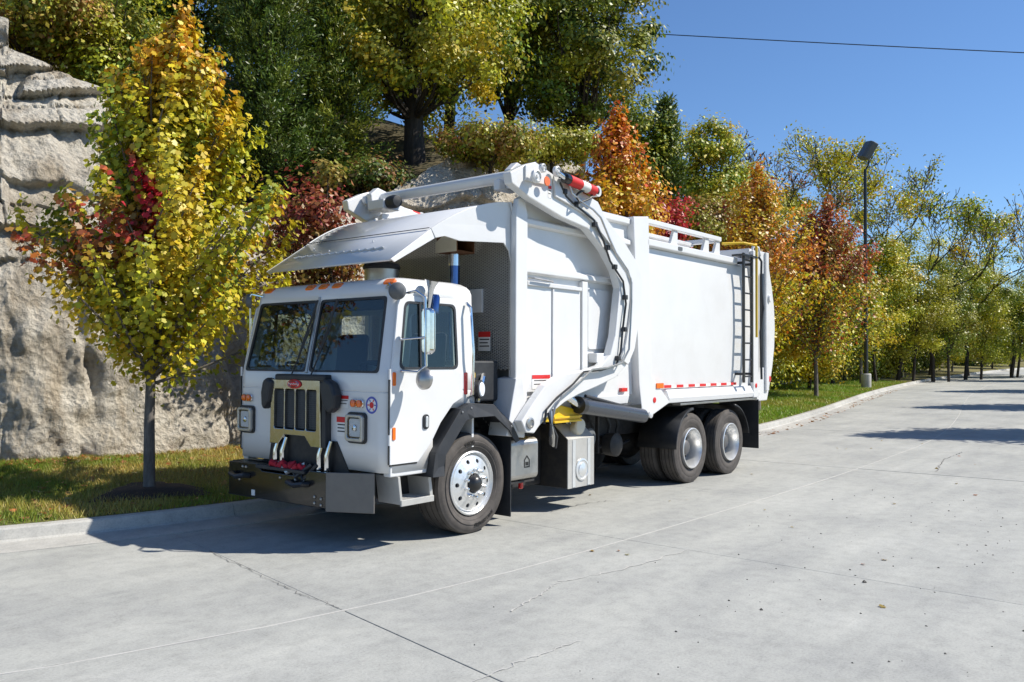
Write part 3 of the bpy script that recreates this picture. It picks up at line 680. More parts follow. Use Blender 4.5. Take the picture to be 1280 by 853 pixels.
# --- doors
def door(sd):
    mp = lambda u, v: (u, sd*(1.2-.055*max(0, min(1, (v-1.66)/.8))+.012), v)
    win = rquad([(.27, 1.72), (1.08, 1.72), (.975, 2.37), (.27, 2.37)], .07)
    outer = [(1.20, .82), (.83, .82), (.66, .98), (.52, 1.18), (.34, 1.36), (.20, 1.42), (.195, 1.66), (.20, 2.30), (.26, 2.43), (1.00, 2.43), (1.06, 2.38), (1.185, 1.68), (1.20, 1.60)]
    d = plate('door', 'white', T, outer, [win], mp, (0, sd, .03), .022, .005)
    ins = lambda k: [(u+(c[0]-u)*k, v+(c[1]-v)*k) for (u, v), c in zip(win, [(.65, 2.05)]*len(win))]
    plate('window_seal', 'plastic', d, ins(-.02), [ins(.05)], lambda u, v: (u, mp(u, v)[1]+sd*.004, v), (0, sd, .03), .012)
    plate('window_pane', 'glass', d, ins(.03), [], lambda u, v: (u, mp(u, v)[1]-sd*.006, v), (0, sd, .03), .005)
    MB().beam((.80, sd*1.20, 1.72), (.78, sd*1.158, 2.37), .02, .03, (0, 1, 0)).build('window_bar', 'plastic', d, False)
    hd = MB().prism(rrect(.695, .775, 1.13, 1.275, .03), sd*1.213, sd*1.226).build('handle_plate', 'plastic', d, False, .006)
    MB().prism(rrect(.718, .752, 1.15, 1.255, .014), sd*1.226, sd*1.24).build('handle', 'alu', d, False, .004)
    for z in (1.0, 1.62): MB().cyl((1.205, sd*1.205, z), (1.205, sd*1.205, z+.10), .012, 8).build('hinge', 'white2', d)
    MB().box(1.2005, 1.213, sd*1.195, sd*1.203, .82, 1.62).build('door_seam', 'ink', d, False)
    MB().box(.84, 1.20, sd*1.199, sd*1.206, .803, .818).build('door_gap', 'ink', d, False)
    return d
door(1); door(-1)
for sd in (1, -1):
    for z, h in ((1.56, .13), (1.05, .12)):
        MB().prism(rrect(1.135, 1.175, z, z+h, .012, 3), sd*1.199, sd*1.222).build('side_marker', 'orange', T, False, .005)
    # tall grab handle behind the door
    gh = [(.10, sd*1.20, 1.42), (.10, sd*1.26, 1.45), (.10, sd*1.27, 1.9), (.10, sd*1.23, 2.35), (.10, sd*1.17, 2.40)]
    MB().tube(gh, .016, 8).build('grab_handle', 'chrome', T)
    MB().prism(rrect(.12, .165, 1.45, 1.68, .015, 3), sd*1.199, sd*1.212).build('side_lamp', 'red', T, False, .004)
    # mirror set on a looped tube arm
    ma = MB().tube([(1.02, sd*1.18, 2.44), (1.0, sd*1.34, 2.46), (.96, sd*1.42, 2.40), (.95, sd*1.43, 1.75), (.99, sd*1.36, 1.69), (1.06, sd*1.21, 1.70)], .014, 8).build('mirror_arm', 'chrome', T)
    MB().tube([(1.06, sd*1.2, 2.0), (.96, sd*1.425, 2.02)], .011, 8).build('mirror_brace', 'chrome', ma)
    mr = MB().prism(rrect(sd*1.43-.075, sd*1.43+.075, 1.86, 2.30, .05), .90, .955, 'x').build('mirror_housing', 'chrome', ma, False, .02)
    MB().prism(rrect(sd*1.43-.065, sd*1.43+.065, 1.87, 2.29, .045), .893, .898, 'x').build('mirror_glass', 'chrome', ma, False)
    cv = MB().lathe([(.105, 0), (.10, .03), (.07, .06), (.02, .075), (.001, .076)], (.95, sd*1.42, 1.63), (1, .0, -.25), 22).build('convex_mirror', 'brushed', ma); 
    MB().tube([(1.07, sd*1.0, 2.50), (1.14, sd*1.12, 2.53), (1.15, sd*1.18, 2.46)], .012, 6).build('mirror_stalk', 'chrome', ma)
    MB().lathe([(.085, 0), (.085, .01), (.07, .05), (.03, .075), (.001, .08)], (1.10, sd*1.19, 2.46), (.75, sd*.6, .1), 22).build('lookdown_mirror', 'greyplate', ma)
    # small air horn over the door; its cover's blue is sky reflection painted in
MB().lathe([(.02, 0), (.03, .2), (.05, .26), (.075, .30)], (.66, 1.17, 2.30), (.1, .25, 1), 16).build('horn', 'chrome', T)
MB().lathe([(.05, 0), (.045, .17), (.03, .2)], (.60, 1.19, 2.26), (0, .1, 1), 16).build('horn_cover', 'stack', T)

# --- front fenders: a folded black arch with a deep outer lip
def fender(sd):
    O = [(.70, .66), (.665, .90), (.30, 1.31), (.16, 1.345), (-.20, 1.335), (-.52, 1.12), (-.66, .93)]
    I = [(.565, .66), (.535, .86), (.235, 1.19), (.13, 1.215), (-.19, 1.215), (-.44, 1.05), (-.58, .91)]
    b = MB(); n = len(O)
    for k in range(n-1):
        b.add([(O[k][0], sd*1.285, O[k][1]), (O[k+1][0], sd*1.285, O[k+1][1]), (I[k+1][0], sd*1.30, I[k+1][1]), (I[k][0], sd*1.30, I[k][1])], [(0, 1, 2, 3)])
        b.add([(O[k][0], sd*1.285, O[k][1]), (O[k+1][0], sd*1.285, O[k+1][1]), (O[k+1][0]-.01, sd*.78, O[k+1][1]-.01), (O[k][0]-.01, sd*.78, O[k][1]-.01)], [(0, 1, 2, 3)])
    bm_o = b.build('fender', 'plastic', T, False); m = bm_o.modifiers.new('weld', 'WELD'); m.merge_threshold = .002
    s = bm_o.modifiers.new('solid', 'SOLIDIFY'); s.thickness = .02
    bv = bm_o.modifiers.new('bevel', 'BEVEL'); bv.width = .012; bv.segments = 2; bv.limit_method = 'ANGLE'; bv.angle_limit = R(30)
    for k in range(2, 6):
        MB().lathe([(.012, 0), (.006, .008)], (O[k][0]*.96, sd*1.296, O[k][1]-.03), (0, sd, 0), 8).build('fender_bolt', 'brushed', bm_o, False)
    for k in range(9):
        t = k/8; x = -.22-.34*t; z = 1.29-.29*t
        MB().lathe([(.012, 0), (.004, .01)], (x, sd*1.06, z-.045), (-.5, 0, -1), 6).build('rivet', 'brushed', bm_o, False)
    MB().box(-.565, -.55, sd*.80, sd*1.24, .10, .98).build('mud_flap', 'plastic', T, False, .003)
fender(1); fender(-1)
# dark panel and lamp behind the cab
MB().box(-.55, -.03, .55, 1.06, 1.36, 1.80).build('engine_side_cover', 'plastic', T, False, .02)
MB().box(-.55, -.03, -1.06, -.55, 1.36, 1.80).build('engine_side_cover', 'greyplate', T, False, .02)
wl = MB().lathe([(.02, 0), (.09, .03), (.10, .12), (.085, .13)], (-.02, 1.12, 1.50), (-.35, .9, 0), 20).build('work_lamp', 'plastic', T)
MB().lathe([(.08, .128), (.07, .14), (.001, .145)], (-.02, 1.12, 1.50), (-.35, .9, 0), 20).build('lens', 'lamp', wl)
MB().lathe([(.03, 0), (.03, .05), (.015, .06)], (-.10, 1.08, 1.62), (0, 0, 1), 12).build('filler_cap', 'yellow', T)
MB().tube([(-.18, 1.08, 1.36), (-.2, 1.1, 1.5), (-.26, 1.09, 1.62), (-.34, 1.02, 1.66)], .03, 8).build('coolant_pipe', 'chrome', T)
# exhaust stack
ex = MB().cyl((-.30, .62, 1.3), (-.30, .62, 2.92), .062, 20).build('exhaust_stack', 'stack', T)
MB().cyl((-.30, .62, 2.86), (-.30, .62, 3.0), .066, 20).build('stack_collar', 'chrome', ex)
eb = plate('exhaust_outlet', 'rust', ex, [(-.46, 3.0), (-.16, 3.0), (-.16, 3.19), (-.46, 3.19)], [[(-.44, 3.018), (-.18, 3.018), (-.18, 3.172), (-.44, 3.172)]], lambda u, v: (u, .78, v), (0, 1, 0), .30)
MB().box(-.44, -.18, .50, .51, 3.018, 3.172).build('outlet_back', 'rust', ex, False)
MB().prism([(.47, 3.0), (.785, 3.0), (.785, 3.195), (.60, 3.195), (.47, 3.12)], -.158, -.148, 'x').build('outlet_shield', 'cream', ex, False, .003)

# --- hopper: posts, rails, side walls
for sd in (1, -1):
    Y = lambda y: sd*y
    hw = MB().prism([(-.66, 1.36), (-3.2, 1.36), (-3.2, 3.60), (-.92, 3.66), (-.66, 3.36)], Y(1.12), Y(1.17)).build('hopper_wall', 'white', T, False)
    MB().prism([(-.62, 1.22), (-.83, 1.22), (-.83, 3.44), (-.76, 3.66), (-.66, 3.60), (-.62, 3.42)], Y(1.172), Y(1.25)).build('hopper_post', 'white', T, False, .012)
    MB().prism(SL([(790, 271), (809, 271), (813, 470), (836, 503), (807, 524), (801, 517), (797, 480)]), Y(1.02), Y(1.275)).build('main_post', 'white', T, False, .012)
    for z, h, yo in ((3.60, .12, 1.23), (3.325, .11, 1.235), (2.78, .11, 1.235)):
        MB().prism([(Y(1.171), z), (Y(yo), z+.02), (Y(yo), z+h-.035), (Y(1.171), z+h)], -.832, -3.06, 'x').build('side_rail', 'white', hw, False, .008)
    MB().box(-2.07, -1.95, Y(1.171), Y(1.225), 1.42, 2.778).build('side_rib', 'white', hw, False, .008)
    dp = plate('access_door', 'white', hw, rrect(-1.93, -.86, 1.45, 2.70, .02), [], lambda u, v: (u, Y(1.205), v), (0, sd, 0), .033, .008)
    MB().box(-1.93, -.86, Y(1.206), Y(1.235), 2.655, 2.70).build('door_rail', 'white2', hw, False, .005)
    MB().box(-1.375, -1.345, Y(1.206), Y(1.222), 1.47, 2.65).build('door_edge', 'white2', hw, False, .004)
    MB().tube([(-.90, Y(1.206), 2.74), (-.92, Y(1.27), 2.735), (-1.28, Y(1.27), 2.72), (-1.30, Y(1.206), 2.74)], .012, 8).build('door_handle', 'brushed', hw)
    plate('rear_side_panel', 'white', hw, rrect(-3.02, -2.12, 1.95, 2.70, .05), [], lambda u, v: (u, Y(1.195), v), (0, sd, 0), .023, .006)
    MB().box(-2.95, -2.15, Y(1.171), Y(1.30), 1.78, 1.90).build('side_beam', 'white2', hw, False, .01)
    MB().prism([(-.84, 1.36), (-3.1, 1.36), (-3.05, 1.24), (-2.4, 1.24), (-2.2, 1.18), (-.84, 1.18)], Y(1.10), Y(1.20)).build('hopper_sill', 'white', T, False, .01)
    if sd > 0:
        for (x, z, w, h) in ((-1.13, 1.455, .3, .13),):
            pass
decal((-1.14, 1.2065, 1.56), (-1, 0, 0), (0, 0, 1), .34, .16, 2)
decal((-.94, 1.2015, 1.30), (-1, 0, 0), (0, 0, 1), .2, .07, 0)
decal((-2.02, 1.2265, 1.55), (-1, 0, 0), (0, 0, 1), .09, .12, 2)
MB().box(-3.02, -2.88, 1.172, 1.215, 1.40, 1.45).build('side_reflector', 'red', T, False, .004)
MB().box(-2.2, -2.0, 1.201, 1.207, 1.27, 1.30).build('side_reflector', 'red', T, False)
# hopper floor/front wall and interior
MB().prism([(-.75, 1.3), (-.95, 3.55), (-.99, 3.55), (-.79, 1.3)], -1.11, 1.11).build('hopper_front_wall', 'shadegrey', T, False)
MB().box(-3.4, -.8, -1.11, 1.11, 1.25, 1.35).build('hopper_floor', 'white2', T, False)
MB().box(-3.36, -3.30, -1.11, 1.11, 1.35, 3.45).build('packer_panel', 'white2', T, False)
# expanded-metal guard across the front of the hopper
def expanded(parent):
    b = MB(); y0, y1, z0, z1 = -1.0, .985, 1.82, 3.30; p = .052; w = .009; sl = .62
    rows = int((z1-z0)/(p*sl)); cols = int((y1-y0)/p)
    for i in range(rows):
        zz = z0+i*p*sl
        pts = [(-.655+.012*((j+i) % 2), y0+j*p/2*1.0, zz+(p*sl*.5 if (j+i) % 2 else 0)) for j in range(2*cols+1)]
        for j in range(len(pts)-1):
            a, c = pts[j], pts[j+1]; b.add([(a[0], a[1], a[2]-w/2), (c[0], c[1], c[2]-w/2), (c[0], c[1], c[2]+w/2), (a[0], a[1], a[2]+w/2)], [(0, 1, 2, 3)])
        pts2 = [(q[0], q[1], zz+(p*sl if k % 2 == i % 2 else p*sl*.5)) for k, q in enumerate(pts)]
    for j in range(2*cols+1):
        pass
    o = b.build('mesh_guard', 'greyplate', parent, False); o['kind'] = 'stuff'; return o
def expanded2(parent):
    """crossing strands, diamonds 60 x 30 mm"""
    b = MB(); y0, y1, z0, z1 = -1.14, 1.155, 1.70, 3.36; s = .5; step = .060; w = .010
    H = z1-z0; c = y0-H/s
    while c < y1:
        for sg in (1, -1):
            ya, yb = (c, c+H/s); za, zb = (z0, z1) if sg > 0 else (z1, z0)
            # clip to y range
            t0 = max(0, (y0-ya)/(yb-ya)); t1 = min(1, (y1-ya)/(yb-ya))
            if t1 > t0: b.beam((-.655, ya+(yb-ya)*t0, za+(zb-za)*t0), (-.655, ya+(yb-ya)*t1, za+(zb-za)*t1), .006, w, (0, 0, 1))
        c += step
    o = b.build('mesh_guard', 'galv', parent, False); o['kind'] = 'stuff'; return o
expanded2(T)
for a in ((-1.17, -1.14, 1.68, 3.38), (1.145, 1.169, 1.68, 3.38)): MB().box(-.67, -.64, a[0], a[1], a[2], a[3]).build('guard_frame', 'white2', T, False, .004)
MB().box(-.67, -.64, -1.139, 1.144, 3.36, 3.40).build('guard_frame', 'white2', T, False, .004)
MB().box(-.65, -.62, .50, .75, 2.35, 2.62).build('guard_plate', 'white2', T, False, .004)
decal((-.615, .80, 2.02), (0, 1, 0), (0, 0, 1), .18, .22, 3)

# --- visor over the cab: folded sheet with side cheeks
VW = 1.0
vs = [(1.03, 2.785), (.48, 3.145)]+[(.48-1.20*t, 3.145+.415*(1-(1-t)**1.9)) for t in np.linspace(.08, 1, 12)]
vy = lambda x: VW+.15*min(1, max(0, (.48-x)/1.13))
def cheek(pts, name, mat, parent, sd, o0=.004, o1=.022, bev=.003):
    b = MB(); n = len(pts); b.v = [(x, sd*(vy(x)+o0), z) for x, z in pts]+[(x, sd*(vy(x)+o1), z) for x, z in pts]
    b.f = [tuple(range(n)), tuple(range(2*n-1, n-1, -1))]+[(i, i+n, (i+1) % n+n, (i+1) % n) for i in range(n)]; return b.build(name, mat, parent, False, bev)
vb = MB(); n = len(vs)
for k in range(n-1):
    vb.f.append((2*k, 2*k+1, 2*k+3, 2*k+2))
for x_, z_ in vs: vb.v += [(x_, -vy(x_), z_), (x_, vy(x_), z_)]
bmv = vb; vo = bmv.build('visor', 'visor', T, True, angle=30); sm = vo.modifiers.new('solid', 'SOLIDIFY'); sm.thickness = .02
for sd in (1, -1):
    ch = [(x, z+.006) for x, z in vs[1:-1]]+[(-.64, 3.555), (-.70, 3.30), (-.72, 2.84), (-.655, 2.84), (-.60, 3.02), (-.52, 3.10), (.10, 3.06), (.30, 3.09), (.42, 3.06)]
    cheek(ch, 'visor_cheek', 'white', vo, sd)
    MB().prism([(1.03, 2.785), (.482, 3.145), (.42, 3.058), (.98, 2.76)], sd*1.004, sd*1.02).build('visor_lip', 'white', vo, False, .003)
    MB().beam((-.60, sd*1.18, 3.56), (-.70, sd*1.18, 3.32), .012, .03).build('visor_clip', 'white2', vo, False, .003)
    for z in (2.9, 3.0, 3.12, 3.24, 3.36): MB().lathe([(.016, 0), (.016, .01), (.004, .016)], (-.69+.02*(z > 3.2), sd*1.172, z), (0, sd, 0), 6).build('visor_bolt', 'brushed', vo, False)
nv = Vector((.545, 0, .838))
for f_, z_ in ((0, 0),):
    b = MB(); b.beam((.487, -VW, 3.158), (.487, VW, 3.158), .012, .006, (.5, 0, 1)); b.build('visor_crease_shade', 'ink', vo, False)  # black strip along the fold, painted shade of the crease
    wv = []
    for k in range(60):
        t = k/59; wv.append((.80+.012*math.sin(k*1.3), -.82+1.5*t, 2.948-.008*math.sin(k*1.3)))
    MB().tube(wv, .010, 5).build('weld_seam', 'white2', vo)
for y, x, z in ((-.3, .72, 2.988), (.3, .62, 3.053), (-.7, .62, 3.053)):
    MB().lathe([(.018, 0), (.012, .012)], (x, y, z), nv, 8).build('visor_rivet', 'white2', vo, False)

# --- body
for sd in (1, -1):
    Y = lambda y: sd*y
    bs = MB(); prof = [(1.20, 1.30), (1.225, 1.75), (1.24, 2.3), (1.235, 2.9), (1.20, 3.36), (1.16, 3.37), (1.16, 1.30)]
    bw = bs.prism([(Y(a), z) for a, z in prof], -3.40, -6.86, 'x').build('body_side', 'white', T, True, angle=20)
    MB().prism([(Y(1.16), 3.36), (Y(1.275), 3.38), (Y(1.275), 3.47), (Y(1.16), 3.50)], -3.45, -6.30, 'x').build('top_rail', 'white', T, False, .01)
    sl = MB().prism([(Y(1.10), 1.20), (Y(1.27), 1.21), (Y(1.285), 1.28), (Y(1.24), 1.40), (Y(1.10), 1.40)], -4.02, -7.16, 'x').build('body_sill', 'white', T, False, .01)
    MB().box(-4.4, -7.1, Y(1.12), Y(1.262), 1.165, 1.197).build('sill_edge', 'brushed', sl, False, .006)
    MB().beam((-3.45, Y(1.22), 3.715), (-5.74, Y(1.22), 3.715), .09, .07).build('roof_rack_rail', 'white', T, False, .01)
    for x in (-4.30, -5.30, -5.68):
        MB().prism([(x+.05, 3.47), (x+.16, 3.47), (x+.05, 3.68), (x-.05, 3.68), (x-.05, 3.47)], Y(1.19), Y(1.24)).build('rack_post', 'white', T, False, .006)
    for k in range(7):
        x = -3.95-.36*k
        MB().box(x, x-.2, Y(1.2415), Y(1.246), 1.425, 1.465).build('reflective_tape', 'redink', bw, False)
        if k < 6: MB().box(x-.205, x-.355, Y(1.2415), Y(1.246), 1.425, 1.465).build('reflective_tape', 'label', bw, False)
    MB().prism(rrect(-3.86, -3.66, 1.425, 1.50, .015, 3), Y(1.262), Y(1.29)).build('side_marker', 'orange', T, False, .006)
    MB().lathe([(.04, 0), (.04, .006), (.02, .01)], (-3.62, Y(1.275), 1.27), (0, sd, 0), 18).build('round_reflector', 'red', T, False)
    MB().lathe([(.05, 0), (.05, .02), (.02, .03)], (-3.50, Y(1.275), 1.08), (0, sd, 0), 18).build('post_pin', 'white2', T, False)
MB().box(-3.4, -6.9, -1.16, 1.16, 1.22, 1.30).build('body_floor', 'under', T, False)
MB().prism([(-1.16, 3.40), (-.7, 3.56), (.7, 3.56), (1.16, 3.40), (1.16, 3.36), (-1.16, 3.36)], -3.46, -6.86, 'x').build('body_roof', 'white2', T, False)
MB().box(-3.42, -3.46, -1.0, 1.0, 1.3, 3.7).build('body_bulkhead', 'white', T, False)
for y in (-.75, .75): MB().beam((-3.47, y, 3.66), (-5.70, y, 3.66), .10, .06).build('roof_slide', 'white2', T, False, .01)
MB().beam((-5.70, -1.16, 3.70), (-5.70, 1.16, 3.70), .08, .07).build('rack_cross_bar', 'white', T, False, .01)
MB().prism([(-3.55, 3.57), (-4.6, 3.60), (-4.6, 3.63), (-3.55, 3.63)], -.7, .7).build('roof_hatch', 'visor', T, False, .008)
MB().prism(rrect(-4.42, -4.30, 3.40, 3.45, .01, 2), 1.276, 1.282).build('camera_plate', 'greyplate', T, False)
# tailgate
tgp = SL([(939, 312), (961, 314), (964, 330), (968, 352), (971, 380), (972, 405), (971, 430), (968, 455), (964, 485), (962, 502), (950, 502), (943, 492), (941, 400)], 1.25)
tgp = [(-6.88, 3.70), (-7.60, 3.70), (-7.72, 3.45), (-7.85, 3.10), (-7.95, 2.75), (-7.98, 2.4), (-7.95, 2.05), (-7.86, 1.70), (-7.72, 1.35), (-7.62, 1.13), (-7.22, 1.13), (-7.02, 1.28), (-6.88, 1.45)]
tg = MB().prism(tgp, -1.22, 1.22).build('tailgate', 'white', T, False, .015)
for sd in (1, -1):
    MB().box(-6.90, -7.12, sd*1.221, sd*1.285, 1.20, 3.66).build('tailgate_post', 'white', tg, False, .012)
    MB().box(-7.50, -7.62, sd*1.221, sd*1.26, 1.30, 3.69).build('tailgate_flange', 'white2', tg, False, .01)
    MB().tube([(-7.16, sd*1.24, 3.62), (-7.2, sd*1.30, 3.5), (-7.2, sd*1.29, 3.1), (-7.24, sd*1.31, 2.7), (-7.2, sd*1.28, 2.3), (-7.24, sd*1.28, 1.5)], .02, 6).build('hydraulic_hose', 'plastic', tg)
    MB().cyl((-7.28, sd*1.27, 1.7), (-7.28, sd*1.27, 3.3), .035, 12).build('tailgate_cylinder', 'cylinder', tg)
    MB().tube([(-7.0, sd*1.22, 3.68), (-7.02, sd*1.23, 3.75), (-7.2, sd*1.24, 3.74), (-7.26, sd*1.25, 3.60)], .025, 8).build('lift_pipe', 'white2', tg)
    MB().lathe([(.075, 0), (.06, .03)], (-7.62, sd*1.262, 2.9), (0, sd, 0), 16).build('tailgate_pin', 'white2', tg)
    MB().lathe([(.04, 0), (.04, .006), (.02, .01)], (-7.0, sd*1.286, 1.40), (0, sd, 0), 18).build('round_reflector', 'red', tg, False)
    MB().lathe([(.05, 0), (.05, .02), (.02, .03)], (-7.70, sd*1.221, 1.50), (0, sd, 0), 18).build('tail_lamp', 'red', tg, False)
    MB().box(-7.20, -7.215, sd*.52, sd*1.24, .33, 1.16).build('mud_flap', 'plastic', T, False, .003)
    # quarter fenders on the tandem
    for x0, a0, a1 in ((W1, 95, 178), (W2, 85, 10)):
        b = MB(); N = 9
        for k in range(N):
            a = R(a0+(a1-a0)*k/(N-1)); r = .60; xx = x0-r*math.cos(a)*1.0; zz = RT+r*math.sin(a)
            b.v += [(xx, sd*.62, zz), (xx, sd*1.25, zz), (xx, sd*1.26, zz-.03*math.sin(a))]
        b.f = [(3*k+j, 3*k+j+1, 3*k+4+j, 3*k+3+j) for k in range(N-1) for j in range(2)]
        q = b.build('quarter_fender', 'plastic', T, True, angle=50); s = q.modifiers.new('solid', 'SOLIDIFY'); s.thickness = .012
# ladder and yellow rail
def ladder():
    r = None; xs = (-6.34, -6.66); y = 1.36
    for x in xs:
        o = MB().beam((x, y, 1.46), (x, y, 3.56), .03, .055, (1, 0, 0)); 
        if r is None: r = o.build('ladder', 'black', T, False, .004)
        else: o.build('ladder_rail', 'black', r, False, .004)
    for k in range(8): z = 1.56+k*.27; MB().cyl((xs[0]-.016, y, z), (xs[1]+.016, y, z), .014, 8).build('rung', 'black', r)
    for z in (1.6, 3.4):
        for x in xs: MB().box(x-.02, x+.02, 1.20, y-.02, z-.02, z+.02).build('ladder_bracket', 'black', r, False)
    MB().box(-6.2, -6.8, 1.22, 1.42, 3.50, 3.53).build('ladder_platform', 'black', r, False)
    MB().tube([(-6.10, 1.1, 3.70), (-6.35, 1.35, 3.72), (-6.74, 1.40, 3.72), (-6.76, 1.40, 3.60), (-6.76, 1.40, 2.2)], .022, 8).build('yellow_handrail', 'yellow', r)
    MB().box(-6.745, -6.775, 1.385, 1.415, 2.3, 3.70).build('yellow_stile', 'yellow', r, False)
ladder()

# --- lifting arms
AY = 1.33
head = [(640, 229), (638, 215), (656, 206), (667, 203), (690, 218)]
outer = head+[(745, 252), (754, 272), (778, 303), (796, 332), (801, 352), (800, 372), (797, 398), (791, 436), (783, 457), (770, 472), (745, 484), (724, 493), (706, 503), (690, 516), (674, 533), (668, 542), (658, 541), (652, 527), (664, 508), (682, 482), (704, 468), (734, 463), (752, 457), (763, 444), (769, 420), (772, 390), (775, 360), (769, 338), (756, 313), (735, 286), (703, 272), (662, 247)]
AO = SL(outer, AY+.06)
def arm(sd):
    a = MB().prism(AO, sd*(AY-.05), sd*(AY+.06)).build('lift_arm', 'white', T, False, .012)
    P = lambda px, py, y=0: (S(px, py, AY+.06)[0], sd*(AY+.06+y), S(px, py, AY+.06)[1])
    hp = SL([(655, 207), (667, 203), (690, 219), (686, 233), (655, 226)], AY+.06)
    MB().prism(hp, sd*(AY+.061), sd*(AY+.085)).build('arm_head_plate', 'white', a, False, .006)
    for px, py, r in ((661, 222, .075), (669, 212, .05), (687, 216, .06)):
        c = P(px, py, .086); MB().lathe([(r, 0), (r, .035), (r*.75, .045), (r*.72, .03), (r*.3, .03), (r*.25, .045), (.002, .048)], c, (0, sd, 0), 20).build('arm_pin', 'white2', a)
    c = P(676, 228, .086); MB().lathe([(.055, 0), (.05, .008)], c, (0, sd, 0), 18).build('arm_reflector', 'orange', a, False)
    p0 = P(697, 224, .10); p1 = P(736, 241, .10); v0 = Vector(p0); v1 = Vector(p1)
    cy = MB().cyl(v0, v1, .058, 18).build('fork_cylinder', 'gloss', a)
    for t0, t1, m_ in ((.12, .48, 'redink'), (.48, .72, 'label'), (.72, .95, 'redink')):
        MB().cyl(v0.lerp(v1, t0), v0.lerp(v1, t1), .0605, 18).build('cylinder_band', m_, a)
    MB().cyl(Vector(P(688, 217, .1)), v0, .03, 12).build('cylinder_rod', 'chrome', a)
    MB().lathe([(.065, -.04), (.065, .04)], p1, (0, sd, 0), 16).build('cylinder_eye', 'white2', a)
    hose = [(697, 229), (703, 246), (714, 254), (729, 266), (738, 276), (752, 302), (762, 327), (775, 352), (779, 380), (778, 410), (773, 440), (766, 457), (750, 463), (728, 465), (712, 480), (694, 497), (682, 512), (676, 530)]
    for j, dy in enumerate((.03, .075)):
        MB().tube([P(px+5*j+2*math.sin(k*1.9+j), py-3*j, dy) for k, (px, py) in enumerate(hose)], .013, 6).build('arm_hose', 'plastic' if j == 0 else 'brushed', a)
    for px, py in ((703, 240), (717, 256), (741, 281), (757, 310), (766, 334), (779, 372), (778, 412), (770, 448)):
        MB().box(*[q for ab in zip((P(px, py)[0]-.03, P(px, py)[1]-sd*.0, P(px, py)[2]-.03), (P(px, py)[0]+.03, P(px, py)[1]+sd*.055, P(px, py)[2]+.03)) for q in ab]).build('hose_clamp', 'plastic', a, False, .008)
    ring = [P(721+9*math.cos(t)+2*math.cos(2*t), 247+7*math.sin(t)-3*math.cos(t), .09+.02*math.sin(3*t)) for t in np.linspace(0, 4.6*math.pi, 40)]
    MB().tube(ring, .014, 6).build('coiled_hose', 'plastic', a)
    decal(P(687, 240, .0005), (-sd, 0, 0), (0, 0, 1), .06, .14, 2, a) if sd > 0 else None
    c = P(662, 529, 0); MB().lathe([(.06, 0), (.06, .02), (.04, .026), (.035, .015), (.001, .015)], c, (0, sd, 0), 20).build('pivot_pin', 'brushed', a)
    fl = SL([(690, 219), (745, 253), (754, 272), (778, 303), (796, 332), (801, 352), (800, 372), (797, 398), (791, 436), (783, 456), (774, 449), (780, 430), (785, 398), (788, 372), (788, 354), (783, 338), (766, 313), (742, 282), (733, 270), (692, 246)], AY+.06)
    MB().prism(fl, sd*(AY+.061), sd*(AY+.09)).build('arm_flange', 'white', a, False, .005)
    # lift cylinder, frame bracket and hanging hoses by the pivot
    x0, z0 = S(724, 507, AY); x1, z1 = S(803, 520, AY)
    lc = MB().cyl((x0, sd*AY, z0), (x1, sd*AY, z1), .095, 24).build('lift_cylinder', 'cylinder', T)
    MB().cyl((x0+.02, sd*AY, z0+.005), (x0-.06, sd*AY, z0-.005), .105, 24).build('cylinder_gland', 'black', lc)
    MB().cyl((x0+.3, sd*(AY-.0), z0+.13), (x0, sd*AY, z0), .045, 14).build('cylinder_rod', 'chrome', lc)
    MB().tube([(x0-.1, sd*(AY+.02), z0+.11), (x1+.3, sd*(AY+.02), z1+.11)], .022, 8).build('cylinder_pipe', 'plastic', lc)
    MB().box(x1+.02, x1+.42, sd*(AY-.1), sd*AY, z1+.09, z1+.16).build('cylinder_clamp', 'black', lc, False, .006)
    x, z = S(660, 530, AY)
    MB().prism([(x+.30, z-.12), (x+.14, z+.50), (x+.02, z+.52), (x-.05, z+.15), (x-.02, z-.16)], sd*1.0, sd*(AY-.06)).build('arm_mount', 'white2', T, False, .01)
    for j in range(3):
        MB().tube([P(686-3*j, 512+2*j, .06), P(680, 530, .10), P(679+4*j, 545, .10), P(684+3*j, 555+2*j, .05), P(692, 548+3*j, -.05)], .017, 6).build('loop_hose', 'plastic' if j != 1 else 'brushed', a)
arm(1); arm(-1)
MB().cyl((-.80, -1.27, 3.90), (-.80, 1.27, 3.90), .068, 24).build('cross_tube', 'white', T)
for sd in (1, -1):
    fb = MB().prism([(-.62, 3.72), (-.98, 3.74), (-.98, 3.96), (-.70, 4.02), (-.58, 3.92)], sd*1.10, sd*1.20).build('fork_bracket', 'white2', T, False, .012)
    MB().prism([(-.52, 3.70), (-.80, 3.70), (-.80, 3.82), (-.52, 3.82)], sd*(.80 if sd < 0 else 1.0), sd*1.09).build('fork_shaft_box', 'white2', T, False, .012)
    MB().lathe([(.06, 0), (.06, .05), (.03, .06)], (-.62, sd*1.20, 3.86), (0, sd, 0), 18).build('fork_pin', 'white2', T)
MB().lathe([(.08, 0), (.085, .1), (.07, .16), (.02, .17)], (-.62, -.79, 3.78), (.1, 1, 0), 18).build('fork_stop', 'plastic', T)
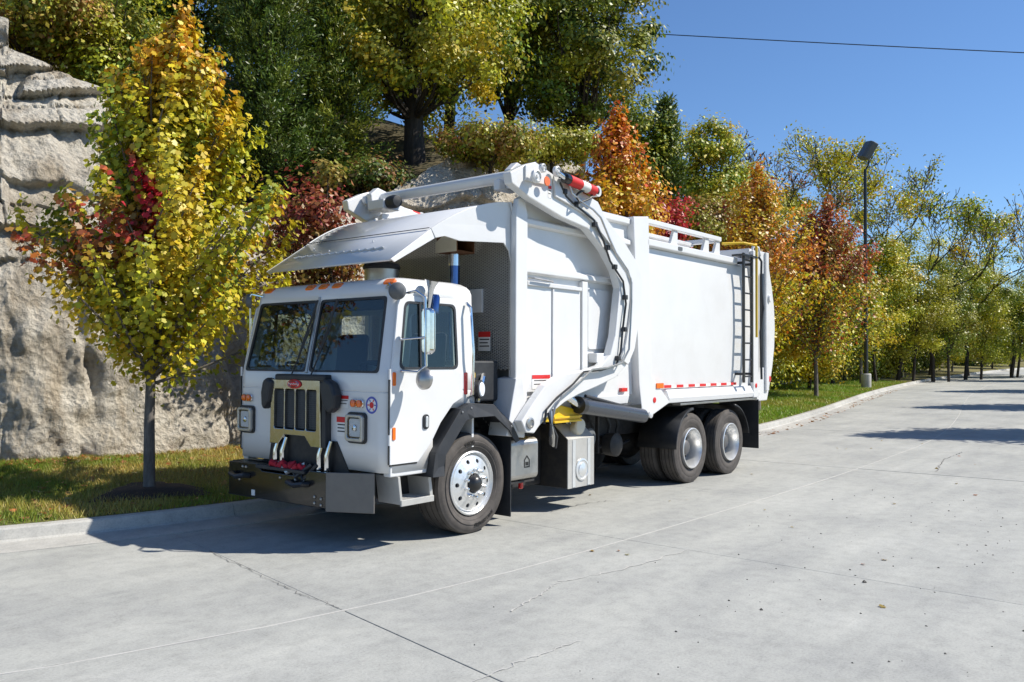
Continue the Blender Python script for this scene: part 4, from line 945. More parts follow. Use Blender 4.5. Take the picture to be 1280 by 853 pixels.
# yellow valve bank, tool box, hydraulic tank
vbk = MB().prism(SL([(676, 528), (695, 505), (714, 510), (726, 517), (726, 524), (690, 528)], 1.26), .85, 1.26).build('valve_cover', 'yellow', T, False, .01)
for z in (.0, .05): MB().box(-1.30, -1.86, 1.26, 1.285, 1.075+z, 1.10+z).build('cover_flange', 'yellow', vbk, False, .004)
tb = MB().prism(rrect(.80, 1.20, .46, .93, .07, 4)[:], -.60, -1.10, 'x').build('tool_box', 'brushed', T, False, .008)
eb = plate('tool_box_emblem', 'ink', tb, [(-.84, .60), (-.94, .60), (-.94, .69), (-.89, .74), (-.84, .69)], [[(-.853, .615), (-.927, .615), (-.927, .685), (-.89, .72), (-.853, .685)]], lambda u, v: (u, 1.204, v), (0, 1, 0), .003)
for u in (-.878, -.902): MB().box(u-.009, u+.009, 1.201, 1.204, .625, .665).build('emblem_pane', 'ink', tb, False)
MB().box(-.62, -1.08, .82, 1.16, .43, .455).build('box_bracket', 'under', tb, False)
MB().lathe([(.03, 0), (.03, .08), (.02, .09)], (-.97, 1.05, .43), (0, 0, -1), 10).build('drain_valve', 'red', tb)
tk = MB().prism([(.45, .275), (1.205, .275), (1.205, .855), (1.01, 1.022), (.45, 1.022)], -1.665, -2.215, 'x').build('hydraulic_tank', 'under', T, False, .006)
MB().prism([(1.206, .27), (1.22, .27), (1.22, .862), (1.02, 1.032), (1.012, 1.024), (1.206, .856)], -1.66, -2.22, 'x').build('tank_face', 'step', tk, False, .003)
MB().box(-1.10, -1.658, .45, .82, .30, 1.0).build('battery_box', 'under', T, False, .02)
MB().lathe([(.135, 0), (.135, .012), (.115, .016), (.11, .008), (.085, .008), (.08, .02), (.03, .035), (.001, .037)], (-1.95, 1.221, .48), (0, 1, 0), 28).build('sight_glass', 'alu', tk)
MB().lathe([(.10, 0), (.10, .09), (.085, .11), (.03, .115), (.001, .115)], (-1.95, 1.12, .965), (.15, .90, .42), 24).build('filler_cap', 'cream', tk)
for x in (-1.78, -2.10): MB().box(x-.03, x+.03, 1.221, 1.226, .28, .85).build('tank_strap', 'alu', tk, False)
MB().cyl((-1.95, 1.0, 1.03), (-1.95, 1.0, 1.16), .05, 12).build('breather', 'chrome', tk)
MB().box(-1.66, -2.22, -1.2, -.45, .3, 1.0).build('fuel_tank', 'brushed', T, False, .06)
MB().box(-2.3, -3.3, .3, .6, .95, 1.2).build('valve_bank', 'under', T, False, .02)
MB().box(-.6, -3.4, -.35, .35, .98, 1.22).build('subframe', 'under', T, False, .02)
MB().box(-3.4, -7.0, -.5, .5, .98, 1.21).build('body_subframe', 'under', T, False, .02)

# ------------------------------------------------------------------ vegetation
def leaf_mesh(name, P, N, size, col, rng, shape='diamond', jitter=.5, along=None, parent=None):
    """one mesh of separate leaf blades: P points, N preferred normals, col per leaf"""
    n = len(P); nv = N+rng.normal(0, jitter, (n, 3)); nv /= np.linalg.norm(nv, axis=1)[:, None]+1e-9
    t = rng.normal(0, 1, (n, 3)) if along is None else along+rng.normal(0, .35, (n, 3))
    t -= nv*(t*nv).sum(1)[:, None]; t /= np.linalg.norm(t, axis=1)[:, None]+1e-9; b = np.cross(nv, t)
    sh = {'diamond': [(-.5, 0), (-.05, -.32), (.5, 0), (-.05, .32)], 'spray': [(-.5, -.06), (.1, -.16), (.6, 0), (.1, .16)],
          'lobed': [(-.5, 0), (-.26, -.42), (.0, -.28), (.14, -.50), (.56, 0), (.14, .50), (.0, .28), (-.26, .42)]}[shape]
    k = len(sh); sz = size*rng.uniform(.65, 1.25, n); V = np.empty((n, k, 3))
    for i, (u, w) in enumerate(sh): V[:, i] = P+t*(u*sz)[:, None]+b*(w*sz)[:, None]-nv*(sz*.25*abs(w))[:, None]
    V = V.reshape(-1, 3); me = bpy.data.meshes.new(name); me.vertices.add(n*k); me.vertices.foreach_set('co', V.ravel())
    me.loops.add(n*k); me.loops.foreach_set('vertex_index', np.arange(n*k)); me.polygons.add(n); me.polygons.foreach_set('loop_start', np.arange(0, n*k, k)); me.update()
    ca = me.color_attributes.new('Col', 'FLOAT_COLOR', 'POINT'); c = np.ones((n, k, 4)); c[:, :, :3] = np.clip(col, .004, .9)[:, None, :]; ca.data.foreach_set('color', c.ravel())
    return finish(me, name, 'leaf', parent, False)
def pick(rng, pal, n, jit=.22):
    """colours from [(weight, (r, g, b))], each leaf a little different"""
    w = np.array([p[0] for p in pal], float); w /= w.sum(); C = np.array([p[1] for p in pal]); i = rng.choice(len(pal), n, p=w)
    return C[i]*np.exp(rng.normal(0, jit, (n, 1)))*np.exp(rng.normal(0, .08, (n, 3)))
DG, GR, OL = (.055, .095, .014), (.17, .24, .022), (.31, .29, .036)
YG, GO, OR = (.52, .50, .028), (.70, .46, .02), (.68, .22, .018)
RD, DR, BR = (.46, .028, .042), (.26, .034, .028), (.32, .14, .05)
def limb(b, p0, p1, r0, r1, rng, sag=.12, n=5, sides=6):
    p0 = np.array(p0, float); p1 = np.array(p1, float); L = np.linalg.norm(p1-p0); m = rng.normal(0, sag*L*.35, 3)
    path = [p0+(p1-p0)*t+m*math.sin(math.pi*t) for t in np.linspace(0, 1, n)]
    b.tube(path, list(np.linspace(r0, r1, n)), sides); return path
def maple(pos, H, base, rmax, pal, label, seed, nb=80, leaf=.085, per=170, shape='diamond', trunk_r=.085, group=None, tint=None, name='maple_tree', plume=.14, lean=(0, 0), prof=(.55, .66, .92, 1, .82, .52, .25, .04)):
    """upright young street maple: straight trunk, ascending plumes of leaves"""
    rng = np.random.default_rng(seed); root = empty(name, pos, label, 'tree', group); b = MB()
    b.tube([(0, 0, -.1), (.0, 0, 0), (0, 0, .12), (.01, .0, base*.6), (rng.normal(0, .04), rng.normal(0, .04), base+.3*(H-base)), (rng.normal(0, .06)+lean[0]*.85, rng.normal(0, .06)+lean[1]*.85, H*.9)], [trunk_r*1.7, trunk_r*1.5, trunk_r*1.08, trunk_r*.95, trunk_r*.6, .012], 12)
    PP, NN, CC = [], [], []
    for k in range(nb):
        a = 2.399963*k+rng.normal(0, .25); f = (k+.5)/nb; z0 = base-.15+(H-base)*.72*f**1.05
        ft = min(1, f*.78+.22*rng.random()+.06); zt = min(base+.25+(H-base)*(ft**.85), H); hh = (zt-base)/(H-base)
        rr = rmax*(np.interp(hh, [-.1, 0, .15, .35, .6, .8, .93, 1], prof))*rng.uniform(.55, 1.08)
        tip = np.array([rr*math.cos(a), rr*math.sin(a), max(zt, z0+.15)+rng.normal(0, .12)]); p0 = np.array([0, 0, z0])
        lv_ = np.array([*lean, 0]); p0 = p0+lv_*(p0[2]/H)**1.6; tip = tip+lv_*(tip[2]/H)**1.6
        limb(b, p0, tip, .022, .005, rng, .10, 5, 5)
        L = np.linalg.norm(tip-p0); n = int(per*(.45+.55*L/rmax)); t = rng.beta(1.7, 1.0, n)*1.04
        curve = p0+(tip-p0)*t[:, None]+np.array([0, 0, 1])*(-.18*L*np.sin(np.pi*t))[:, None]*.5
        sg = plume*(1.35-.75*t)*(.6+.4*L/rmax); off_ = rng.normal(0, 1, (n, 3))*sg[:, None]
        P = curve+off_; PP.append(P); NN.append(off_/(np.linalg.norm(off_, axis=1)[:, None]+1e-6)*.5+np.array([math.cos(a)*.5, math.sin(a)*.5, .55]))
        c = pick(rng, pal, 1, .12)[0]*.6+pick(rng, pal, n)*.4
        if tint: c = tint(P, c, rng)
        CC.append(c)
    tk_ = b.build('trunk', 'bark', root, True, angle=60)
    leaf_mesh('crown', np.concatenate(PP), np.concatenate(NN), leaf, np.concatenate(CC), rng, shape, .42, None, root); return root
def broad(pos, H, base, rx, pal, label, seed, ncl=60, per=330, leaf=.15, trunk_r=.2, dens=.5, name='broadleaf_tree', group=None, cat='tree', spread=.42, flat=.75, dark=True, nlimb=26):
    """spreading tree: trunk, forked limbs, leaf clumps with gaps through an uneven crown"""
    rng = np.random.default_rng(seed); root = empty(name, pos, label, cat, group); b = MB()
    top = np.array([rng.normal(0, .3), rng.normal(0, .3), H*.72])
    tr = limb(b, (0, 0, -.4), top, trunk_r, trunk_r*.3, rng, .06, 7, 9); zc = (H+base)/2; rz = (H-base)/2
    PP, NN, CC = [], [], []
    for k in range(ncl):
        u = rng.normal(0, 1, 3); u /= np.linalg.norm(u); rad = rng.random()**.36
        lump = .72+.55*fbm(np.array([u[0]*1.6+seed]), np.array([u[1]*1.6+5]), np.array([u[2]*1.6+3]), 2)[0]
        c = np.array([u[0]*rx*rad*lump, u[1]*rx*rad*lump, zc+u[2]*rz*rad*lump])
        if k < nlimb:
            q = np.array(tr[rng.integers(2, 7)]); q = q if q[2] < c[2] else np.array(tr[2]); limb(b, q, c, trunk_r*.22, .012, rng, .16, 5, 5)
        n = int(per*rng.uniform(.5, 1.4)); s = spread*rng.uniform(.6, 1.35); o = rng.normal(0, 1, (n, 3))*np.array([s, s, s*flat])
        P = c+o; PP.append(P); NN.append(o/(np.linalg.norm(o, axis=1)[:, None]+1e-6)*.9+u*.35+np.array([0, 0, .5]))
        CC.append(pick(rng, pal, 1, .16)[0]*.6+pick(rng, pal, n)*.4)
    b.build('trunk', 'darkbark' if dark else 'bark', root, True, angle=60)
    leaf_mesh('crown', np.concatenate(PP), np.concatenate(NN), leaf, np.concatenate(CC), rng, 'diamond', .42, None, root); return root
def cedar(pos, H, rx, label, seed, ns=150, per=150, leaf=.17, pal=None, name='cedar_tree'):
    rng = np.random.default_rng(seed); root = empty(name, pos, label, 'tree'); b = MB(); pal = pal or [(2, (.07, .115, .016)), (2, (.10, .155, .018)), (1, (.17, .21, .024))]
    b.tube([(0, 0, -.4), (0, 0, H*.5), (.05, 0, H*.97)], [.16, .1, .015], 8); PP, NN, CC, AA = [], [], [], []
    for k in range(ns):
        f = (k+.5)/ns; a = 2.399963*k+rng.normal(0, .3); z0 = H*(.10+.86*f); r = rx*(1-f)**.62*rng.uniform(.55, 1.12)+.08
        d = np.array([math.cos(a), math.sin(a), .35+.6*f]); tip = np.array([0, 0, z0])+d*r; limb(b, (0, 0, z0), tip, .02, .005, rng, .06, 3, 4)
        n = int(per*(.35+.65*r/rx)); t = rng.beta(1.6, 1, n); o = rng.normal(0, 1, (n, 3))*(.16*(1.2-.6*t))[:, None]
        PP.append(np.array([0, 0, z0])+d*r*t[:, None]+o); NN.append(rng.normal(0, 1, (n, 3))+np.array([0, 0, .4])); AA.append(np.tile(d/np.linalg.norm(d)+np.array([0, 0, .3]), (n, 1))+.4*o/.16)
        CC.append(pick(rng, pal, 1, .15)[0]*.5+pick(rng, pal, n)*.5)
    b.build('trunk', 'darkbark', root, True, angle=60)
    leaf_mesh('crown', np.concatenate(PP), np.concatenate(NN), leaf, np.concatenate(CC), rng, 'spray', .5, np.concatenate(AA), root); return root
def bare(pos, H, label, seed, pal, nleaf=900, leaf=.13, r0=.12, spread=.5, depth=5, group=None, name='bare_tree'):
    """thin tree that has lost most leaves: repeated forking, a few leaves left on the twigs"""
    rng = np.random.default_rng(seed); root = empty(name, pos, label, 'tree', group); b = MB(); tips = []
    def grow(p, d, L, r, k):
        e = p+d*L; mid = p+d*L*.5+rng.normal(0, .05*L, 3); b.tube([p, mid, e], [max(r, .02), max(r*.85, .019), max(r*.68, .017)], 5 if k < 3 else 3, False); tips.append(e)
        if k >= depth: return
        for j in range(2 if k == 0 else int(rng.integers(2, 4))):
            nd = d+rng.normal(0, spread, 3); nd[2] = abs(nd[2])*.8+.35; nd /= np.linalg.norm(nd); grow(e, nd, L*rng.uniform(.58, .84), r*.62, k+1)
    grow(np.array([0, 0, -.3]), np.array([rng.normal(0, .05), rng.normal(0, .05), 1.0]), H*.30, r0, 0)
    tips_ = np.array(tips); tips_ = tips_[tips_[:, 2] > H*.34]
    b.build('trunk', 'darkbark', root, True, angle=60)
    if nleaf:
        keep = tips_[rng.choice(len(tips_), max(6, len(tips_)//3), replace=False)]
        P = keep[rng.integers(0, len(keep), nleaf)]+rng.normal(0, .28, (nleaf, 3))
        leaf_mesh('crown', P, rng.normal(0, 1, (nleaf, 3))+np.array([0, 0, .5]), leaf, pick(rng, pal, nleaf), rng, 'diamond', .6, None, root)
    return root
def verge_pos(x, d):
    s = s_of_x(x); px, py, g = off(s, -d); return float(px), float(py), float(g)+float(verge_z(np.array([s]), -d)[0])-.02
# --- street maples on the verge
def red_branch(P, c, rng):
    # one sector of the young maple has already turned red, higher leaves go orange
    side = P[:, 0]*(-CR[0])+P[:, 1]*(-CR[1]); front = -(P[:, 0]*CF[0]+P[:, 1]*CF[1]); z = P[:, 2]
    m = np.clip(1.5-((side+.10-.10*(z-3.6)-.09*np.sin(z*5))/.15)**2-((z-3.45)/.60)**2, 0, 1)*(front > -.3)*(rng.random(len(P)) < .85)
    m2 = np.clip(1.35-((side-.40-.25*np.sin(z*3.3))/.50)**2-((z-2.95)/.5)**2, 0, 1)*(front > -.5)*.9*(rng.random(len(P)) < .8)
    m3 = np.clip((z-4.45)/.7, 0, 1)*(rng.random(len(P)) < .75)
    c = c*(1-m[:, None])+m[:, None]*pick(rng, [(3, (.55, .026, .05)), (1, RD)], len(P))
    c = c*(1-m2[:, None])+m2[:, None]*pick(rng, [(2, DR), (1.5, (.36, .10, .02)), (1, BR), (.6, RD)], len(P))
    return c*(1-.8*m3[:, None])+.8*m3[:, None]*pick(rng, [(2, GO), (2, (.64, .28, .018))], len(P))
maple(verge_pos(1.62, 1.25), 5.6, 1.45, 1.74, [(3, YG), (2.4, (.52, .45, .025)), (1.2, GO), (1.3, GR)], 'young maple in yellow and green with one red branch, standing before the pale rock face', 11, 125, .072, 225, 'lobed', .064, tint=red_branch, plume=.10, lean=(-.63*.28, .78*.28), prof=(.62, .90, 1.08, 1.04, .70, .46, .28, .05))
maple(verge_pos(-9.3, 1.4), 7.0, 2.0, 1.35, [(3, (.64, .28, .018)), (2.5, GO), (1.5, OR), (1, YG)], 'orange and gold maple rising behind the middle of the truck body', 12, 100, .11, 130, tint=lambda P, c, r: np.where((r.random(len(P)) < np.clip((P[:, 2]-5.3)/1.5, 0, .75))[:, None], pick(r, [(2, OR), (1, (.42, .08, .02))], len(P)), c))
maple(verge_pos(-18.9, 1.4), 7.5, 1.7, 2.3, [(2, OR), (1.3, BR), (2, GO), (1, YG), (.6, DR)], 'rusty orange maple with a golden lower crown behind the truck tailgate', 13, 110, .13, 120, plume=.2, tint=lambda P, c, r: np.where((P[:, 2] < 4.2)[:, None] & (r.random((len(P), 1)) < .8), pick(r, [(2, GO), (1.5, YG)], len(P)), c))
maple(verge_pos(-28.06, 1.3), 7.9, 1.7, 2.7, [(2.2, (.38, .05, .02)), (1.5, OR), (1, DR), (1, OL), (1, BR)], 'red-topped maple on the grass beside the lamp post', 14, 120, .14, 130, plume=.22, lean=(-.3, .4), tint=lambda P, c, r: np.where((P[:, 2] < 4.6)[:, None] & (r.random((len(P), 1)) < .7), pick(r, [(2, YG), (1.5, GO), (1, GR)], len(P)), c))
for x, sd_, pal_, lb in ((-41.6, 15, [(2, YG), (1, GO), (1.5, GR)], 'yellow-green maple on the verge just beyond the lamp post'), (-54.9, 16, [(2, YG), (1, OL), (1, GR)], 'yellow-green maple second beyond the lamp post along the kerb'), (-73.6, 17, [(2, GO), (2, YG), (1, OL)], 'golden maple third beyond the lamp post along the kerb'), (-100.9, 18, [(2, YG), (2, OL), (1, GR)], 'olive maple at the far bend of the road')):
    maple(verge_pos(x, 1.6), 6.6, 1.7, 2.0, pal_, lb, sd_, 80, .19, 80, plume=.24)
# small trees in front of and between the rock
def rest(px, py, depth, drop): 
    P = AT(px, py, depth); return P
def ground_under(P):
    s = s_of_x(P[0]); x, y, nx, ny = kerb_at(s); d = float(kerb_y(P[0])-P[1])
    if d < 4.5: return float(gz(P[0])+verge_z(np.array([s]), -d)[0]), d
    return float(gz(P[0])+.1+hill_z(np.array([float(P[0])]), np.array([max(d, 5.9)]))[0]-.4), d
def tree_at(fn, px, py_top, py_low, depth, *a, **k):
    """stand a tree on the ground where this sight line and distance put it; its height and crown base from the picture"""
    P = AT(px, py_top, depth); Q = AT(px, py_low, depth); g, d = ground_under(P)
    return fn((float(P[0]), float(P[1]), g), float(P[2]-g), *([float(max(Q[2]-g, .2))] if fn not in (cedar, bare) else []), *a, **k)
WG = None
tree_at(broad, 395, 195, 400, 14.7, .95, [(2, DR), (2.2, BR), (1.2, (.30, .12, .04)), (.8, OL)], 'small dark red-brown tree against the rock behind the truck cab', 21, 46, 160, .10, .06, spread=.24, name='dogwood_tree')
tree_at(broad, 826, 228, 330, 24.5, .75, [(3, RD), (1, (.42, .03, .05)), (1, OR)], 'small crimson tree peeping over the truck body', 22, 26, 150, .12, .05, spread=.24, name='crimson_tree')
# woodland above the rock
def BB(pos, H, base, rx, pal, label, seed, ncl=60, per=330, leaf=.15, trunk_r=.2, spread=.42, **k):
    # tighter, denser clumps: the sun picks out their lit side and leaves dark gaps between
    return broad(pos, H, base, rx, pal, label, seed, int(ncl*1.55), int(per*.72), leaf*.92, trunk_r, spread=spread*.68, **k)
tree_at(BB, 30, -15, 70, 16.8, 2.0, [(2, OL), (1.5, YG), (1.5, BR), (1, GR)], 'tawny olive shrubby tree on the top edge of the pale rock', 31, 60, 260, .11, .1, spread=.34, name='shrubby_tree')
tree_at(BB, 150, -20, 150, 18.3, 1.6, [(2, GR), (1.5, YG), (1, OL)], 'bright green small tree rooted on the rock ledge', 32, 46, 260, .11, .1, spread=.34, name='ledge_tree')
tree_at(BB, 60, -170, 20, 24, 3.6, [(2, GR), (1.2, OL), (1, DG)], 'tall mid-green tree behind the tawny shrubs on the rock', 33, 60, 380, .17, .2, spread=.6)
tree_at(BB, 235, -130, 110, 25, 2.7, [(2, DG), (2, GR), (.8, OL)], 'dark green tree behind the young maple, up on the rock', 34, 60, 360, .16, .2, spread=.5)
tree_at(BB, 150, -160, 40, 29, 3.5, [(2, OL), (1, YG), (1.5, GR)], 'olive tree deep in the wood above the rock', 35, 55, 330, .2, .2, spread=.6)
tree_at(cedar, 335, -60, 0, 20.3, 1.75, 'dark feathery cedar standing beside the young maple', 36, 210, 260, .115)
tree_at(cedar, 415, -20, 0, 21.5, 1.45, 'yellowish-green cedar leaning into the big oak', 37, 170, 240, .115, [(1.5, (.08, .13, .016)), (2, (.15, .20, .02)), (1.5, (.28, .28, .026))])
tree_at(BB, 430, -190, 170, 31, 3.8, [(2, DG), (2, GR), (1, OL)], 'tall dark tree behind the cedars', 38, 60, 360, .19, .25, spread=.6)
tree_at(BB, 522, -120, 172, 23.5, 3.2, [(2.5, OL), (2, YG), (1.5, GR), (.7, GO)], 'big olive-yellow oak with a dark trunk above the truck cab', 39, 95, 330, .15, .34, spread=.46, name='oak_tree', nlimb=40)
tree_at(BB, 560, -190, 170, 33, 3.8, [(2, DG), (1, GR)], 'shadowy dark tree behind the big olive oak', 40, 60, 330, .2, .25, spread=.62)
tree_at(BB, 722, -60, 172, 28.5, 3.0, [(2.5, GR), (1.6, DG), (1.2, OL), (.5, YG)], 'deep green oak whose crown meets the open blue sky', 41, 90, 340, .16, .24, spread=.46, name='oak_tree', nlimb=40)
tree_at(BB, 640, -110, 150, 31, 3.0, [(1, DG), (2, GR), (1.5, OL)], 'dark tree filling the gap between the two oaks', 42, 55, 330, .2, .25, spread=.6)
tree_at(BB, 612, 165, 262, 21.5, 1.5, [(2, OL), (1.5, GR), (1, BR), (.6, YG)], 'olive shrub hanging on the rock under the big oak', 43, 50, 230, .11, .06, spread=.32, name='hanging_shrub', cat='shrub')
tree_at(BB, 458, 205, 300, 20.5, 1.2, [(2, DG), (1.5, GR), (.8, BR)], 'dark green shrub beside the oak trunk, over the truck visor', 44, 40, 220, .11, .06, spread=.32, name='dark_shrub', cat='shrub')
tree_at(BB, 690, 175, 270, 25, 1.5, [(2, OL), (1.5, YG), (1, GR)], 'yellowish shrub on the ledge above the lifting arm', 45, 36, 230, .12, .06, spread=.32, name='ledge_shrub', cat='shrub')
tree_at(cedar, 832, 118, 0, 33, 1.0, 'slim cedar spire beside the deep green oak', 46, 110, 110, .18)
tree_at(BB, 800, 120, 260, 33.5, 1.7, [(2, GR), (1.3, YG), (1, DG)], 'green tree behind the orange maple', 47, 44, 260, .16, .12, spread=.42)
tree_at(BB, 876, 150, 290, 37, 2.0, [(2, YG), (1.6, GR), (.6, GO)], 'bright yellow-green tree left of the leafless twigs', 48, 54, 260, .17, .14, spread=.46)
tree_at(BB, 925, 205, 320, 39, 1.9, [(2, YG), (2, GR), (.6, OL)], 'lime green tree under the leafless twigs', 49, 46, 250, .18, .12, spread=.46)
tree_at(bare, 905, 118, 0, 42, 'leafless tree with fine grey twigs against the sky', 50, [(1, BR)], 120, .14, .11, .42, 6)
tree_at(bare, 970, 165, 0, 44, 'nearly leafless tree with sparse brown leaves', 51, [(2, BR), (1, OL)], 900, .15, .13, .45, 6)
tree_at(bare, 1055, 165, 0, 50, 'tall airy tree with thin yellow leaves behind the lamp post', 52, [(2, YG), (1, GO), (1, OL)], 5200, .17, .16, .5, 6)
tree_at(bare, 1025, 195, 0, 52, 'airy yellowing tree left of the tall one by the lamp post', 53, [(2, YG), (1, OL)], 2600, .17, .14, .5, 6)
tree_at(bare, 1120, 190, 0, 54, 'airy olive tree right of the lamp post', 54, [(2, OL), (1, YG), (1, GR)], 2600, .18, .14, .5, 6)
tree_at(bare, 1165, 225, 0, 56, 'sparse green tree with bare upper twigs', 55, [(2, GR), (1.5, YG)], 2200, .2, .14, .45, 6)
tree_at(bare, 1205, 232, 0, 60, 'bare dark branching tree at the low end of the wood', 56, [(1, OL)], 500, .2, .14, .5, 6)
tree_at(bare, 1262, 250, 0, 64, 'thin golden tree where the wood ends', 57, [(2, GO), (2, YG)], 3000, .2, .14, .4, 6)
fill = [(985, 250, 400, 45, 2.3, [(2, OL), (1.5, YG), (1, GR)], 'olive thicket tree behind the red-topped maple'), (1040, 290, 440, 46, 2.2, [(2, GR), (1, YG)], 'green thicket tree behind the lamp post'),
        (1095, 292, 450, 50, 2.3, [(2, YG), (1.5, GR), (.5, GO)], 'yellow-green thicket tree right of the lamp post'), (1140, 305, 450, 53, 2.4, [(2, OL), (2, YG)], 'tawny thicket tree below the sparse green one'),
        (1185, 322, 455, 56, 2.4, [(2, GR), (1.5, OL)], 'green thicket tree below the bare dark one'), (1225, 330, 455, 60, 2.5, [(2, YG), (1, OL), (1, GR)], 'pale green thicket tree near the end of the wood'),
        (1270, 345, 455, 64, 2.6, [(2, GR), (1, YG)], 'green thicket tree at the end of the wood'), (1150, 390, 458, 70, 3, [(2, OL), (1, GR)], 'low olive thicket far along the road'), (1240, 395, 458, 85, 3.5, [(2, OL), (1, YG)], 'low tawny thicket at the road bend'),
        (880, 255, 420, 33, 2.0, [(2, OL), (1, YG), (1, BR)], 'olive shrub tree behind the rusty orange maple'), (960, 330, 470, 36, 2.0, [(2, GO), (1.5, YG), (1, OL)], 'gold-green shrub tree between the rusty and the red-topped maples'),
        (1010, 380, 475, 40, 1.8, [(2, YG), (1, GO), (1, GR)], 'golden shrub tree low behind the red-topped maple'), (1060, 250, 440, 56, 3.2, [(2, YG), (1, OL), (1, GR)], 'yellow thicket tree under the tall airy one'), (1110, 265, 450, 60, 3.4, [(2, GR), (1.5, YG)], 'bushy green tree under the airy olive one'), (1160, 290, 455, 64, 3.6, [(2, OL), (1.5, YG)], 'bushy olive tree under the sparse green one'), (1210, 305, 456, 68, 3.8, [(2, YG), (1, GO), (1, GR)], 'bushy yellow tree behind the bare dark one'), (1262, 315, 457, 72, 4.2, [(2, GR), (2, OL)], 'bushy dark olive tree behind the thin golden one'), (1300, 340, 458, 95, 6, [(2, OL), (1, GR)], 'broad olive tree mass beyond the road bend'), (1200, 375, 459, 100, 6, [(2, OL), (1, YG)], 'broad tawny tree far beyond the maples'), (1000, 290, 430, 50, 2.8, [(2, YG), (1.5, OL)], 'yellowish bushy tree between wood and red-topped maple'), (1320, 330, 455, 66, 3, [(2, YG), (1, GR)], 'pale thicket tree past the end of the wood')]
for k, (px, pt, pl_, dp, rx, pal_, lb) in enumerate(fill):
    tree_at(BB, px, pt, pl_, dp, rx, pal_, lb, 70+k, 48, 330, .155, .1, spread=.5, name='thicket_tree')
for k, (x, d, h, rx, pal_, lb) in enumerate(((-15.5, 4.2, 2.2, 1.2, [(2, OL), (1, GR), (1, DG)], 'dark green shrub by the rock behind the truck tail'), (-20.5, 4.8, 2.6, 1.4, [(2, GO), (1, OL)], 'golden shrub behind the rusty orange maple'), (-25, 4.4, 2.4, 1.5, [(2, YG), (1, GR), (1, OL)], 'yellow-green shrub between rusty maple and red-topped maple'),
        (-31, 4.6, 2.8, 1.6, [(2, GR), (1, YG)], 'bushy green shrub behind the red-topped maple'), (-36, 4.0, 3, 1.7, [(2, YG), (1, OL)], 'rounded yellow-green shrub behind the lamp post'), (-42, 3.6, 3, 1.9, [(2, OL), (1, DG)], 'dull olive shrub behind the first maple past the lamp post'),
        (-48, 3.6, 3.2, 2, [(2, GR), (1, YG)], 'leafy green shrub between first and second maples past the lamp post'), (-55, 3.8, 3.4, 2.2, [(2, OL), (1, YG)], 'tawny shrub behind the second maple past the lamp post'), (-63, 4.0, 3.6, 2.6, [(2, GR), (1, DG)], 'dark leafy shrub before the third maple past the lamp post'),
        (-72, 4.4, 4.0, 3, [(2, YG), (1, OL)], 'straw-green shrub behind the golden far maple'), (-84, 5.6, 4, 3, [(2, OL), (1, GR)], 'broad olive shrub past the golden far maple'), (-98, 5.6, 4.4, 3.4, [(2, DG), (1, GR)], 'broad dark shrub behind the olive maple at the bend'), (-116, 5.6, 5, 4.2, [(2, OL), (1, YG)], 'large tawny bush past the bend'), (-140, 5.6, 6, 5, [(2, GR), (1, OL)], 'large green bush far past the bend'))):
    sx, sy_, sz = verge_pos(x, d); broad((sx, sy_, sz-.1), h, .0, rx, pal_, lb, 120+k, 34, 260, .12+.0012*abs(x), .05, spread=.36+.003*abs(x), name='verge_shrub', cat='shrub', nlimb=12)
# trees across the road, out of the picture to the right: they throw the shadows on the concrete
OPP = ['green-gold maple on the opposite verge, nearest the truck', 'green-gold maple on the opposite verge, second along from the truck', 'green-gold maple on the opposite verge, third along from the truck', 'green-gold maple on the opposite verge, farthest along']
opp0 = None
for k, (tx, ty, h) in enumerate(((-14.9, .93, 8.2), (-26.7, -.67, 8.4), (-40.1, -2.87, 8.6), (-55.9, -5.5, 8.8))):
    loc = (tx-.588*h, ty+.713*h, float(gz(tx))+.12)
    if opp0 is None: opp0 = maple(loc, h, 1.6, 2.2, [(2, YG), (1, GO), (1, GR)], OPP[0], 90, 110, .2, 150, plume=.26)
    else:
        o = copy_of(opp0); o.location = loc; o.rotation_euler = (0, 0, 1.3*k); o.scale = (h/8.2,)*3; o['label'] = OPP[k]
        for ch in list(opp0.children): copy_of(ch, o)

# --- grass, fallen leaves, mulch
def blades(name, x0, x1, d0, d1, n, h, w, pal, seed):
    rng = np.random.default_rng(seed); s = rng.uniform(s_of_x(x0), s_of_x(x1), n); d = rng.uniform(d0, d1, n); x, y, nx, ny = kerb_at(s)
    px = x-nx*d; py = y-ny*d; z = gz(px)+verge_z(s, -d); a = rng.uniform(0, 2*math.pi, n); hh = h*rng.uniform(.4, 1.2, n); lean = rng.normal(0, .45, (n, 2))*hh[:, None]
    V = np.empty((n, 3, 3)); V[:, 0] = np.stack([px-w*np.cos(a), py-w*np.sin(a), z-.01], 1); V[:, 1] = np.stack([px+w*np.cos(a), py+w*np.sin(a), z-.01], 1); V[:, 2] = np.stack([px+lean[:, 0], py+lean[:, 1], z+hh], 1)
    me = bpy.data.meshes.new(name); me.vertices.add(3*n); me.vertices.foreach_set('co', V.ravel()); me.loops.add(3*n); me.loops.foreach_set('vertex_index', np.arange(3*n)); me.polygons.add(n); me.polygons.foreach_set('loop_start', np.arange(0, 3*n, 3)); me.update()
    pat = fbm(px*.9+3, py*.9+8, px*0, 3); f = np.clip((pat-.38)*5, 0, 1)[:, None]; g = pick(rng, pal[0], n); q = pick(rng, pal[1], n)
    c = np.ones((n, 3, 4)); c[:, :, :3] = (g*(1-f)+q*f)[:, None, :]; ca = me.color_attributes.new('Col', 'FLOAT_COLOR', 'POINT'); ca.data.foreach_set('color', c.ravel())
    return tag(finish(me, name, 'leaf', None, False), None, None, None, 'stuff')
